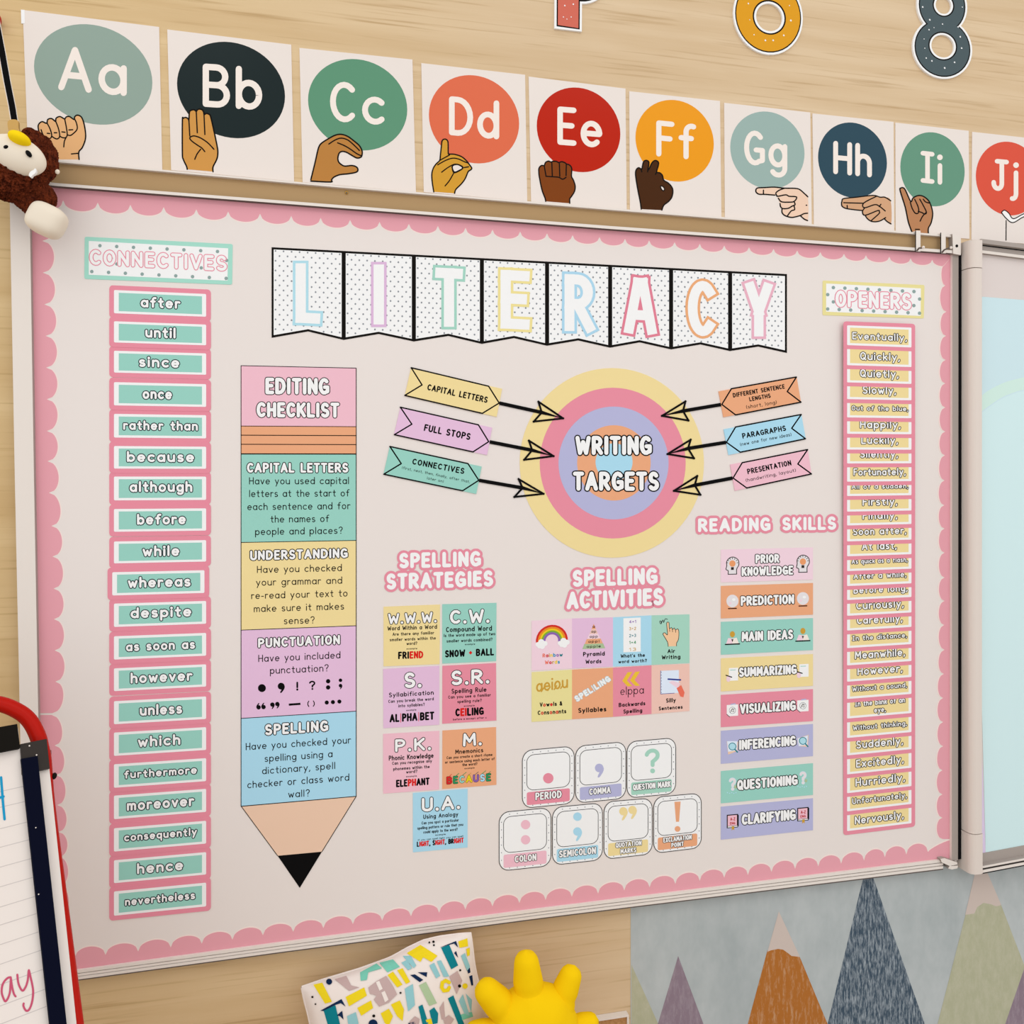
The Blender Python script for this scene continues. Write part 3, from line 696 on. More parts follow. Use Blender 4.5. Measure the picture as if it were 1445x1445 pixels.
# ------------------------------------------------------------------ LITERACY banner
ZS = ZB + 0.0006
ZK = ZB + 0.0001
bxs = [383.3, 485.0, 584, 680, 772, 861, 947, 1030.3, 1110.5]
btop = lambda x: 348.8 + (x - 383) * (386.7 - 348.8) / 727
btip = [476.6, 479.6, 481.8, 485.2, 487.8, 490.5, 493, 495.3, 498]
bnot = [(434.7, 467.6), (534.4, 471.2), (632.7, 474), (725.4, 477), (816, 480.4), (902.8, 483), (988.6, 486), (1070, 489)]
blet = [('L', 413.3, 455.5, 368.4, 459.8, 'lblue', 'pale blue'), ('I', 524, 545, 370, 462, 'llilac', 'lilac'), ('T', 610.5, 656.8, 374.8, 464.8, 'lteal', 'teal'), ('E', 702.7, 751, 378, 468, 'lyel', 'yellow'),
        ('R', 793, 842.5, 384, 471.5, 'lsky', 'sky blue'), ('A', 877.3, 930, 388.4, 474.8, 'lrose', 'rose red'), ('C', 967, 1013.6, 392.6, 477.9, 'lor', 'orange'), ('Y', 1048.6, 1093, 395, 478.4, 'lpink', 'pink')]
for i, (ch, xa, xb, ya, yb, colr, cn) in enumerate(blet):
    x0, x1 = bxs[i], bxs[i + 1]
    pts = [(x0, btop(x0)), (x1, btop(x1)), (x1, btip[i + 1]), bnot[i], (x0, btip[i])]
    t = Thing('banner_flag', 'dotted white banner flag with a %s outlined letter %s' % (cn, ch), 'banner flag', unproj((x0 + x1) / 2, btip[i], ZB), 'letter flags spelling the banner heading')
    mb = MB(ZS); mb.slab(pts, 'ink', ZK, ZS)
    b = 2.9
    mb.poly([(x0 + b, btop(x0) + b + .3), (x1 - b, btop(x1) + b), (x1 - b, btip[i + 1] - b - .8), (bnot[i][0], bnot[i][1] - b - .2), (x0 + b, btip[i] - b - .8)], 'cardwhite', 0.00008)
    mb.z += 0.00013
    dxs = 5.62 * (x1 - x0) / 101; r = 1.45
    k = 0; x = x0 + 5.5
    while x < x1 - 3.4:
        y = btop(x) + 5 + (6.9 if k % 2 else 0)
        while y < lerp(btip[i], bnot[i][1], min(1, abs((x - x0) / (bnot[i][0] - x0)))) - 4 if x < bnot[i][0] else y < lerp(bnot[i][1], btip[i + 1], (x - bnot[i][0]) / (x1 - bnot[i][0])) - 4:
            mb.poly([(x + r * .92 * math.cos(a), y + r * math.sin(a)) for a in (0, 1.05, 2.09, 3.14, 4.19, 5.24)], 'dotgrey', 0, False)
            y += 13.8
        x += dxs; k += 1
    t.part('flag', mb)
    mb = MB(ZS + 0.0003)
    o = 3.6; sl = 0.045
    h = yb - ya - 2 * o
    mb.text('Ă' if ch == 'A' else ch, (xa + o, yb - o - sl * (xb - xa) / 2), (xb - o, yb - o + sl * (xb - xa) / 2), h, 'cardwhite', 0, wt=0.175, o=o, omat=colr, sq=True, q=6)
    t.part('letter', mb)

# ------------------------------------------------------------------ headers
def header(label, q, qi, colr, dots, text, p0, p1, h, loc):
    t = Thing('header_sign', label, 'sign', unproj(*loc, ZB), 'heading signs of the word columns')
    mb = MB(ZS); mb.slab(rrect(q, 0.012, 3, 3), colr, ZK, ZS); t.part('border', mb)
    mb = MB(ZS + 0.00008); mb.poly(qi, 'cardwhite')
    for x, y in dots: mb.poly(ell(x, y, 2.5, 2.5, n=12), 'dot', 0.00006)
    t.part('panel', mb)
    mb = MB(ZS + 0.0002); mb.text(text, p0, p1, h, 'cardwhite', 0, wt=.19, o=1.25, omat='rose', q=4); t.part('lettering', mb)
dots = [(141 + i * 23.7, 346.7 + i * 1.17) for i in range(8)] + [(129.5 + i * 23.7, 383.2 + i * 1.2) for i in range(9)] + [(165, 372.5), (284, 378), (319.8, 367.5)]
header('connectives heading sign with teal border, grey dots and pink outlined letters', [(119.6, 334), (328.3, 344.4), (327.5, 401.7), (119, 393.5)], [(125.3, 340), (322, 350.4), (321, 396), (125.3, 387.7)], 'hdrteal', dots, 'CONNECTIVES', (126.5, 373.5), (320, 382.5), 21.5, (223, 398))
dots = [(1176 + i * 16.25, 405.8 + i * .8) for i in range(8)] + [(1168 + i * 16.2, 436 + i * .75) for i in range(9)] + [(1168, 415.7), (1176, 426), (1297.7, 422), (1289.6, 431.2)]
header('openers heading sign with yellow border, grey dots and pink outlined letters', [(1161, 395.8), (1304.6, 402.2), (1303.6, 449.4), (1160.8, 444.7)], [(1165.8, 400), (1299.5, 407), (1299, 445.8), (1165.8, 439.8)], 'hdryel', dots, 'OPENERS', (1178.8, 433), (1286, 437.3), 23.5, (1232, 447))

# ------------------------------------------------------------------ connectives word cards
CW_ = [('after', 409.2, 442, .29, .72), ('until', 453.3, 483.2, .34, .67), ('since', 494.9, 525.7, .27, .71), ('once', 539.2, 572, .31, .63), ('rather than', 584, 617.4, .1, .91), ('because', 629.4, 661.2, .14, .87), ('although', 672.5, 706.1, .17, .85), ('before', 718.3, 750.4, .25, .78), ('while', 764.1, 795, .31, .71), ('whereas', 807.5, 840.3, .17, .85), ('despite', 851.8, 884.7, .18, .84), ('as soon as', 897.9, 930.8, .13, .88), ('however', 943.2, 975.3, .18, .85), ('unless', 989.5, 1022, .28, .74), ('which', 1033.8, 1066.7, .26, .72), ('furthermore', 1078.5, 1111.7, .11, .9), ('moreover', 1122.8, 1156, .14, .87), ('consequently', 1168.8, 1201.7, .11, .9), ('hence', 1214, 1246.3, .25, .75), ('nevertheless', 1258, 1292.3, .12, .88)]
for i, (wd, wt_, wb_, s0, s1) in enumerate(CW_):
    s1e = lambda y: .041 - (y - 425) * .000165
    dx = -2.4 if wd == 'whereas' else 0
    xl, xr = 160.8 + dx, 290.9 + dx
    Q = lambda e, f: [(xl - e, wt_ - f - e * s1e(wt_)), (xr + e, wt_ - f + (xr - xl + e) * s1e(wt_)), (xr + e, wb_ + f + (xr - xl + e) * s1e(wb_)), (xl - e, wb_ + f - e * s1e(wb_))]
    zc = ZS + (0.0004 if i % 2 else 0)
    t = Thing('word_card', 'pink and teal word card reading %s in the connectives column' % wd, 'word card', unproj((xl + xr) / 2, wb_ + 6, ZB), 'connectives word cards')
    mb = MB(zc); mb.slab(rrect(Q(6.6, 6.5), 0.035, 4, 3.2), 'rose', ZK, zc); t.part('card_border', mb)
    mb = MB(zc + 0.00006); wq = Q(0, 0); mb.poly(rrect(wq, .012, 2, 4), 'cardwhite'); mb.poly(sub(wq, .052, .11, .955, .90), 'teal', 0.00005)
    t.part('card_panel', mb)
    mb = MB(zc + 0.00018)
    long_ = len(wd) > 9
    h = 15.5 if not long_ else (13.5 if wd in ('rather than', 'as soon as') else 11.5)
    mid = .5 if not any(c in 'gpqy' for c in wd) else .46
    a = bil(wq, s0, mid); b = bil(wq, s1, mid)
    mb.text(wd, (a[0], a[1] + h * .42), (b[0], b[1] + h * .42), h, 'cardwhite', 0, wt=.2, o=1.25, omat='o_card', q=3)
    t.part('lettering', mb)

# ------------------------------------------------------------------ openers word cards, each tucked under the one above
OP = [('Eventually,', 487, .08, .93), ('Quickly,', 515.3, .2, .82), ('Quietly,', 539.6, .2, .8), ('Slowly,', 563.2, .24, .76), ('Out of the blue,', 589, .07, .95), ('Happily,', 612.1, .2, .83), ('Luckily,', 634.4, .22, .79), ('Silently,', 654, .2, .79), ('Fortunately,', 679.7, .1, .91), ('All of a sudden,', 700, .07, .95), ('Firstly,', 722, .24, .78), ('Finally,', 741.5, .24, .78), ('Soon after,', 764, .09, .92), ('At last,', 785, .23, .77), ('As quick as a flash,', 805.9, .07, .94), ('After a while,', 827, .1, .92), ('Before long,', 846.7, .1, .94), ('Curiously,', 869, .14, .88), ('Carefully,', 889.8, .15, .86), ('Ín the distance,', 914.6, .08, .93), ('Meanwhile,', 939, .12, .9), ('However,', 962, .16, .86), ('Without a sound,', 986.4, .08, .93), ('Ín the blink of an eye,', 1014, .13, .9), ('Without thinking,', 1041.4, .09, .93), ('Suddenly,', 1066, .14, .87), ('Excitedly,', 1092.8, .14, .88), ('Hurriedly,', 1119.3, .13, .9), ('Unfortunately,', 1145, .08, .93), ('Nervously,', 1172.8, .12, .88)]
NOP = len(OP)
for i, (wd, wb_, s0, s1) in enumerate(OP):
    se = lambda y: .043 - (y - 457) * .000232
    xl, xr = 1195.4, 1286.2
    ht = 28.0
    wt_ = wb_ - ht
    Q = lambda e, f: [(xl - e, wt_ - f - e * se(wt_)), (xr + e, wt_ - f + (xr - xl + e) * se(wb_)), (xr + e, wb_ + f + (xr - xl + e) * se(wb_)), (xl - e, wb_ + f - e * se(wb_))]
    zc = ZS + 0.00024 * (NOP - i)
    plain = wd.replace('Í', 'I').rstrip(',')
    t = Thing('word_card', 'pink and yellow word card reading %s in the openers column' % plain, 'word card', unproj((xl + xr) / 2, wb_ + 5, ZB), 'openers word cards')
    mb = MB(zc); mb.slab(rrect(Q(5.2, 5.4), 0.04, 3, 2.4) if i in (0, NOP - 1) else Q(5.2, 5.4), 'rose', zc - 0.0002, zc); t.part('card_border', mb)
    mb = MB(zc + 0.00004); wq = Q(0, 0); mb.poly(rrect(wq, .012, 2, 3), 'cardwhite'); mb.poly(sub(wq, .045, .11, .955, .89), 'yellow', 0.00003)
    t.part('card_panel', mb)
    mb = MB(zc + 0.0001)
    kw = dict(wt=.16, o=0.95, omat='ink', oz=3.8e-5, q=2)
    if 'blink' in wd:
        for ln, a0, a1, tt in (('Ín the blink of an', .12, .9, .33), ('eye,', .42, .6, .72)):
            a = bil(wq, a0, tt); b = bil(wq, a1, tt); mb.text(ln, (a[0], a[1] + 3), (b[0], b[1] + 3), 8, 'cardwhite', 0, **kw)
    else:
        n = len(wd)
        h = 11.5 if n < 11 else (10.5 if n < 13 else (8.6 if n < 16 else 7.2))
        a = bil(wq, s0, .545); b = bil(wq, s1, .545)
        mb.text(wd, (a[0], a[1] + h * .42), (b[0], b[1] + h * .42), h, 'cardwhite', 0, **kw)
    t.part('lettering', mb)

# ------------------------------------------------------------------ the pencil-shaped editing checklist
pen = Thing('pencil_chart', 'tall paper pencil headed editing checklist with coloured panels pointing down', 'wall chart', unproj(423, 1252, ZB))
XL_, XR_ = 340.2, 502.6
rows = [('eraser_panel', 'blush', 516, 519.5, 601.2, 602.1, 'pink eraser panel with the title'), ('ferrule_panel', 'orange', 601.2, 602.1, 640.2, 640.4, 'orange striped panel'), ('capital_letters_panel', 'teal', 640.8, 641, 765.5, 762.6, 'teal panel'), ('understanding_panel', 'yellow', 765.5, 762.6, 889.2, 883, 'yellow panel'), ('punctuation_panel', 'lilac', 889.2, 883, 1013.8, 1003.6, 'lilac panel'), ('spelling_panel', 'sky', 1013.8, 1003.6, 1137.7, 1123.7, 'sky blue panel')]
TXT = {
 'eraser_panel': [('EDITING', 373.5, 466, 557.3, 558, 25.5, 1), ('CHECKLIST', 361, 480, 589.8, 590.6, 23.5, 1)],
 'capital_letters_panel': [('CAPITAL LETTERS', 347.5, 492.5, 668, 668, 16, 1), ('Have you used capital', 351.5, 492.5, 683.7, 683.2, 10.3, 0), ('letters at the start of', 351.5, 493, 701.6, 700.6, 10.3, 0), ('each sentence and for', 349, 494.4, 720, 718.6, 10.3, 0), ('the names of', 381.6, 464.3, 737.6, 736.6, 10.3, 0), ('people and places?', 360, 483.6, 755.2, 753.3, 10.3, 0)],
 'understanding_panel': [('UNDERSTANDING', 352, 491.8, 791.8, 788.2, 15.7, 1), ('Have you checked', 362.6, 482.4, 808.8, 805.9, 10.3, 0), ('your grammar and', 361.3, 482.8, 826.8, 823.7, 10.3, 0), ('re-read your text to', 354.5, 490.5, 845.6, 841.8, 10.3, 0), ('make sure it makes', 358.2, 485.6, 864, 860.2, 10.3, 0), ('sense?', 400.4, 444, 881, 879.8, 10.3, 0)],
 'punctuation_panel': [('PUNCTUATION', 363.2, 480.7, 915.2, 910.3, 15.5, 1), ('Have you included', 364.5, 480.4, 934.4, 929, 10.3, 0), ('punctuation?', 381, 463.7, 951.2, 947.4, 10.3, 0)],
 'spelling_panel': [('SPELLING', 372.8, 464.4, 1038.8, 1032.8, 17.5, 1), ('Have you checked your', 346.8, 495.3, 1058.8, 1049, 10.3, 0), ('spelling using a', 373.3, 469.2, 1075.4, 1068.5, 10.3, 0), ('dictionary, spell', 369.8, 473, 1092.8, 1085.2, 10.3, 0), ('checker or class word', 349, 492.8, 1112.5, 1101.6, 10.3, 0), ('wall?', 406.7, 437.2, 1125.9, 1123.8, 10.3, 0)]}
def mark(mb, c, sc, ox, oy):
    P = lambda *p: cr(p, sc, ox, oy)
    for k in c:
        kind, x, y, r = k
        (X, Y), = P((x, y)); r = r / sc
        if kind == 'o': mb.poly(ell(X, Y, r, r, n=16), 'black')
        elif kind == ',': mb.poly(ell(X, Y, r, r, n=16), 'black'); mb.poly(smooth([(X + r, Y - .1 * r), (X + .9 * r, Y + .8 * r), (X + .1 * r, Y + 1.9 * r), (X - .3 * r, Y + 1.8 * r), (X + .2 * r, Y + .9 * r)], True), 'black')
        elif kind == '`': mb.poly(ell(X, Y, r, r, n=16), 'black'); mb.poly(smooth([(X - r, Y + .1 * r), (X - .9 * r, Y - .8 * r), (X - .1 * r, Y - 1.9 * r), (X + .3 * r, Y - 1.8 * r), (X - .2 * r, Y - .9 * r)], True), 'black')
for nm, m, tl, tr, bl, br, lab in rows:
    mb = MB(ZS); q = [(XL_, tl), (XR_, tr), (XR_, br), (XL_, bl)]
    mb.slab(q, m, ZK, ZS)
    mb.stroke(q, 1.0, 'ink', 0.00006, closed=True)
    if nm == 'ferrule_panel':
        for f in (.33, .66): mb.stroke([(XL_, lerp(tl, bl, f)), (XR_, lerp(tr, br, f))], 1.2, 'ink', 0.00006)
    pt = pen.part(nm, mb, label=lab)
    if nm in TXT:
        mb = MB(ZS + 0.0001)
        for s_, xa, xb, ya, yb, h, bold in TXT[nm]:
            if bold: mb.text(s_, (xa + 1, ya - 1), (xb - 1, yb - 1), h - 2, 'cardwhite', 0, wt=.22, o=1.15, omat='ink', q=4)
            else: mb.text(s_, (xa, ya), (xb, yb), h, 'ink', 0, wt=.115, q=3)
        if nm == 'punctuation_panel':
            mark(mb, [('o', 256, 1192, 29), (',', 396, 1178, 25), ('o', 738, 1142, 16), ('o', 738, 1187, 16), ('o', 828, 1135, 13), (',', 828, 1174, 13), ('`', 232, 1332, 16), ('`', 268, 1330, 16), (',', 332, 1312, 16), (',', 368, 1308, 16), ('o', 728, 1297, 15), ('o', 773, 1294, 15), ('o', 820, 1290, 15)], 5.16, 320, 740)
            mb.text('!', (418.5, 974.5), (420.5, 974.5), 12.5, 'black', 0, wt=.2); mb.text('?', (436, 973.7), (445, 973.4), 13, 'black', 0, wt=.17)
            mb.stroke([(409, 994.3), (422.5, 993.3)], 3, 'black', sq=True)
            mb.text('(', (433.6, 997.3), (436.6, 997.3), 9, 'black', 0, wt=.14); mb.text(')', (441.3, 997), (444.3, 997), 9, 'black', 0, wt=.14)
        pen.part('lettering', mb, parent=pt)
mb = MB(ZS); mb.slab([(XL_ + .3, 1137.9), (XR_ - .3, 1124), (454.3, 1201.8), (391.7, 1207.6)], 'tan', ZK, ZS); mb.stroke([(391.7, 1207.6), (XL_ + .3, 1137.9), (XR_, 1123.8), (454.3, 1201.8)], 1.0, 'ink', 0.00006); pen.part('wood_tip', mb)
mb = MB(ZS); mb.slab([(391.7, 1207.6), (454.3, 1201.8), (423, 1253)], 'black', ZK, ZS); pen.part('lead_point', mb)

# ------------------------------------------------------------------ writing targets
tg = Thing('target_chart', 'round paper target reading writing targets with five coloured rings', 'wall chart', unproj(863, 787, ZB))
for i, (nm, m, cx, cy, rx, ry) in enumerate([('outer_ring', 'yellow', 863.4, 653.2, 130, 133.8), ('pink_ring', 'rose', 864.6, 653.5, 103, 106.4), ('purple_ring', 'purple', 865.8, 653.3, 77.7, 79.6), ('orange_ring', 'orange', 866.3, 653.2, 51.9, 53.2), ('bullseye', 'sky', 866.5, 652, 26.1, 26.4)]):
    mb = MB(ZS + 0.00007 * i)
    if i == 0: mb.slab(ell(cx, cy, rx, ry, n=80), m, ZK, ZS)
    else: mb.poly(ell(cx, cy, rx, ry, n=72), m)
    tg.part(nm, mb)
mb = MB(ZS + 0.0004)
mb.text('WRITING', (812, 642), (920, 642), 27, 'cardwhite', 0, wt=.215, o=1.7, omat='black', q=4)
tg.part('lettering', mb)
mb = MB(ZS + 0.0004)
mb.text('TARGETS', (808.5, 692.5), (930, 692.5), 27, 'cardwhite', 0, wt=.215, o=1.7, omat='black', q=4)
tg.part('lettering', mb)

# ------------------------------------------------------------------ arrow labels pointing at the target
L5 = (5.558, 520, 500); R5 = (5.558, 940, 500)
ARW = [
 ('yellow', 'capital letters', L5, [(333, 112), (1048, 270), (1005, 490), (285, 325)], [(335, 105), (942, 250), (1025, 382), (893, 463), (285, 322), (420, 240)], [('CAPITAL LETTERS', (457, 280), (930, 383), 50, 1)], (1025, 382), (794.7, 590.3), (759.8, 566.8), (753.2, 594.9), (764.6, 582), 'yellow arrow card at the upper left of the target'),
 ('lilac', 'full stops', L5, [(250, 418), (970, 575), (930, 790), (200, 633)], [(250, 415), (862, 553), (943, 685), (820, 765), (203, 630), (340, 548)], [('FULL STOPS', (432, 600), (795, 674), 55, 1)], (943, 685), (781.2, 643.6), (746.4, 621.8), (739.7, 648.8), (751, 635.3), 'lilac arrow card left of the target, middle of three'),
 ('teal', 'connectives', L5, [(166, 727), (888, 880), (845, 1095), (118, 942)], [(168, 723), (780, 857), (865, 988), (738, 1070), (120, 940), (257, 857)], [('CONNECTIVES', (340, 862), (748, 940), 48, 1), ('(first, next, then, finally, after that,', (260, 898), (793, 1010), 22, 0), ('later on)', (457, 980), (588, 1007), 22, 0)], (865, 988), (767, 696.8), (731.8, 676), (725.8, 701.3), (737.6, 688.5), 'teal arrow card at the lower left of the target'),
 ('orange', 'different sentence lengths', R5, [(412, 290), (1024, 178), (1058, 375), (450, 493)], [(1022, 178), (512, 270), (437, 393), (545, 475), (1058, 375), (950, 292)], [('DIFFERENT SENTENCE', (527, 340), (933, 268), 36, 1), ('LENGTHS', (655, 370), (822, 340), 35, 1), ('(short, long)', (630, 428), (870, 388), 30, 0)], (437, 393), (934.2, 586.8), (967.4, 566.4), (971.6, 593.4), (963.9, 579.9), 'orange arrow card at the upper right of the target'),
 ('sky', 'paragraphs', R5, [(452, 588), (1062, 474), (1095, 662), (490, 790)], [(1060, 472), (545, 570), (473, 690), (582, 768), (1093, 662), (985, 580)], [('PARAGRAPHS', (601, 663), (943, 599), 44, 1), ('(new one for new ideas)', (583, 720), (985, 640), 28, 0)], (473, 690), (942, 640.7), (974.7, 620.4), (979.4, 646.7), (971, 632.8), 'sky blue arrow card right of the target, middle of three'),
 ('blush', 'presentation', R5, [(503, 865), (1112, 748), (1140, 938), (540, 1070)], [(1110, 747), (597, 850), (525, 970), (632, 1048), (1140, 938), (1033, 860)], [('PRESENTATION', (641, 942), (985, 871), 44, 1), ('(handwriting, layout)', (627, 1002), (1020, 920), 28, 0)], (525, 970), (951, 692.6), (984, 671.6), (988.4, 698.2), (980.5, 684.7), 'pink arrow card at the lower right of the target')]
for m, tname, cs, rect, ban, texts, st, tip, b1, b2, nt_, lab in ARW:
    t = Thing('arrow_label', lab + ', reading ' + tname, 'arrow label', unproj(*cr([rect[3]], *cs)[0], ZB), 'arrow labels round the target')
    mb = MB(ZS + 0.0009); mb.slab(cr(rect, *cs), m, ZK, ZS + 0.0009)
    mb.stroke(cr(ban, *cs), 1.9, 'black', 0.00006, closed=True); t.part('card', mb)
    mb = MB(ZS + 0.00105)
    for s_, p0, p1, h, bold in texts:
        (a,), (b,) = cr([p0], *cs), cr([p1], *cs)
        mb.text(s_, a, b, h / cs[0], 'black', 0, wt=.2 if bold else .12, up='perp')
    t.part('lettering', mb)
    mb = MB(ZS + 0.0008); (s0,) = cr([st], *cs)
    dx, dy = tip[0] - s0[0], tip[1] - s0[1]; L = math.hypot(dx, dy); nx, ny = -dy / L, dx / L
    w_ = 2.5
    nn = (nt_[0], nt_[1])
    mb.slab([(s0[0] + nx * w_, s0[1] + ny * w_), (nn[0] + nx * w_, nn[1] + ny * w_), (tip[0], tip[1]), (nn[0] - nx * w_, nn[1] - ny * w_), (s0[0] - nx * w_, s0[1] - ny * w_)], 'black', ZS + 0.0003, ZS + 0.0008)
    mb.stroke([tip, b1, nt_, b2], 2.7, 'black', 0.00002, sq=True, closed=True)
    t.part('arrow', mb)

# ------------------------------------------------------------------ cut-out title stickers
def sticker(label, lines, o=3.6):
    t = Thing('title_sticker', label, 'title', unproj(lerp(lines[0][1], lines[0][2], .5), lines[-1][3], ZB), 'pink cut-out titles')
    mb = MB(ZS); mb2 = MB(ZS + 0.0001)
    for s_, xa, xb, ya, yb, h in lines:
        mb.text(s_, (xa, ya), (xb, yb), h, 'rose', -0.0001, wt=.2, o=o, omat='rose', oz=1e-5)
        mb2.text(s_, (xa, ya), (xb, yb), h, 'cardwhite', 0, wt=.235, q=4)
    t.part('pink_backing', mb); t.part('lettering', mb2)
sticker('pink cut-out title in white letters reading spelling strategies', [('SPELLING', 563, 679, 802.3, 799.3, 22), ('STRATEGIES', 545, 696, 832.3, 827.5, 23)])
sticker('pink cut-out title in white letters reading spelling activities', [('SPELLING', 807.6, 928.2, 828.3, 824.6, 24), ('ACTIVITIES', 799.5, 936, 860, 854.2, 25)])
sticker('pink cut-out word reading at the left of the reading skills title', [('READING', 985, 1087.5, 751, 749.3, 19.5)])
sticker('pink cut-out word skills at the right of the reading skills title', [('SKILLS', 1103.6, 1180, 748.8, 747.6, 19)])

# ------------------------------------------------------------------ spelling strategies cards
def cardtext(mb, q, s_, s0, s1, t_, hf, m='ink', wt=.14, o=0, cols=None):
    hq = math.dist(q[0], q[3])
    mb.text(s_, bil(q, s0, t_), bil(q, s1, t_), hf * hq, m if not o else 'cardwhite', 0, wt=wt, o=o, omat='ink', cols=cols)
def cc(*runs):
    r = []
    for n, m in runs: r += [m] * n
    return r
STR = [
 ('W.W.W.', 'yellow', 'yellow', [(541.2, 856.2), (621, 853), (620.3, 937.2), (541.2, 940.3)], [('W.W.W.', .07, .95, .31, .205, 'H'), ('Word Within a Word', .07, .95, .405, .075, 'S'), ('Are there any familiar', .16, .9, .495, .055, 'B'), ('smaller words within the', .11, .93, .585, .055, 'B'), ('word?', .41, .6, .66, .055, 'B'), ('example', .41, .6, .735, .03, 'B'), ('FRIEND', .26, .71, .89, .125, cc((3, 'black'), (3, 'red')))]),
 ('C.W.', 'teal', 'teal', [(624, 852.7), (700.6, 850.7), (700.2, 933), (624, 936.5)], [('C.W.', .13, .88, .35, .26, 'H'), ('Compound Word', .07, .92, .475, .09, 'S'), ('Is the word made up of two', .03, .98, .555, .055, 'B'), ('smaller words combined?', .08, .93, .65, .055, 'B'), ('example', .42, .61, .705, .03, 'B'), ('SNOW + BALL', .05, .96, .9, .125, cc((5, 'black'), (1, 'red'), (5, 'black')))]),
 ('S.', 'lilac', 'lilac', [(540.7, 944), (620, 939.6), (620, 1022.7), (541, 1027.7)], [('S.', .36, .69, .36, .29, 'H'), ('Syllabification', .1, .9, .485, .08, 'S'), ('Can you break the word', .09, .9, .58, .055, 'B'), ('into syllables?', .27, .74, .665, .055, 'B'), ('example', .41, .59, .735, .03, 'B'), ('AL|PHA|BET', .11, .91, .91, .14, cc((2, 'black'), (1, 'red'), (3, 'black'), (1, 'red'), (3, 'black')))]),
 ('S.R.', 'rose', 'rose pink', [(624.3, 939.6), (700, 935.6), (700.5, 1016.7), (624, 1021.3)], [('S.R.', .15, .88, .36, .28, 'H'), ('Spelling Rule', .17, .82, .49, .085, 'S'), ('Can you see a familiar', .11, .9, .575, .055, 'B'), ('spelling rule?', .28, .73, .66, .055, 'B'), ('example', .4, .6, .73, .03, 'B'), ('CEILING', .24, .77, .89, .14, cc((1, 'black'), (2, 'red'), (4, 'black'))), ('before e except after c', .2, .82, .955, .035, 'B')]),
 ('P.K.', 'blush', 'pale pink', [(540.7, 1035.7), (620, 1031.3), (619.7, 1114), (540.7, 1120)], [('P.K.', .2, .86, .33, .24, 'H'), ('Phonic Knowledge', .1, .9, .455, .085, 'S'), ('Can you recognise any', .16, .87, .53, .055, 'B'), ('phonemes within the', .18, .83, .625, .055, 'B'), ('word?', .41, .61, .69, .055, 'B'), ('example', .41, .6, .755, .03, 'B'), ('ELEPHANT', .23, .83, .91, .125, cc((3, 'black'), (2, 'red'), (3, 'black')))]),
 ('M.', 'orange', 'orange', [(624.3, 1031), (700, 1026), (700.5, 1107.5), (624, 1113.5)], [('M.', .37, .74, .31, .25, 'H'), ('Mnemonics', .24, .76, .42, .08, 'S'), ('Can you create a short rhyme', .08, .93, .495, .05, 'B'), ('or sentence using each letter of', .05, .97, .57, .05, 'B'), ('the word?', .37, .65, .635, .05, 'B'), ('example', .41, .6, .69, .03, 'B'), ('BECAUSE', .08, .9, .925, .13, ['gred', 'green', 'teal', 'p_yel', 'rb_p', 'sky', 'green'])]),
 ('U.A.', 'sky', 'sky blue', [(582.6, 1119), (659.8, 1113), (659.8, 1195.8), (582.8, 1202.8)], [('U.A.', .15, .87, .345, .26, 'H'), ('Using Analogy', .19, .83, .455, .075, 'S'), ('Can you spot a particular', .16, .84, .545, .05, 'B'), ('spelling pattern or rule that you', .08, .92, .625, .05, 'B'), ('could apply to the word?', .19, .82, .7, .05, 'B'), ('example', .41, .6, .755, .03, 'B'), ('if you can spell light you can spell', .09, .92, .815, .03, 'B'), ('LIGHT, SIGHT, BRIGHT', .07, .93, .915, .09, cc((1, 'black'), (4, 'red'), (2, 'black'), (1, 'black'), (4, 'red'), (2, 'black'), (2, 'black'), (4, 'red'), (1, 'black')))])]
for hd, m, cn, q, lines in STR:
    t = Thing('strategy_card', 'square %s spelling strategy card headed %s' % (cn, hd), 'card', unproj(*q[3], ZB), 'spelling strategy cards')
    mb = MB(ZS); mb.slab(q, m, ZK, ZS); t.part('card', mb)
    mb = MB(ZS + 0.0001)
    for ln in lines:
        s_, s0, s1, tt, hf, st = ln
        if st == 'H': cardtext(mb, q, s_, s0 + .012, s1 - .012, tt - .012, hf - .025, wt=.2, o=1.0)
        elif st == 'S': cardtext(mb, q, s_, s0, s1, tt, hf, wt=.17)
        elif st == 'B': cardtext(mb, q, s_, s0, s1, tt, hf, wt=.17)
        else: cardtext(mb, q, s_, s0, s1, tt, hf, wt=.22, cols=st, o=0.45 if s_ == 'BECAUSE' else 0)
    if hd == 'M.':
        for k in range(7):
            a = bil(q, .12 + .12 * k, .8); mb.stroke([a, (a[0] + 4 + 1.2 * (k % 3), a[1] - 3.5 - .8 * (k % 3))], .8, ['gred', 'green', 'green', 'gold', 'metaldark', 'green', 'green'][k])
    t.part('lettering', mb)

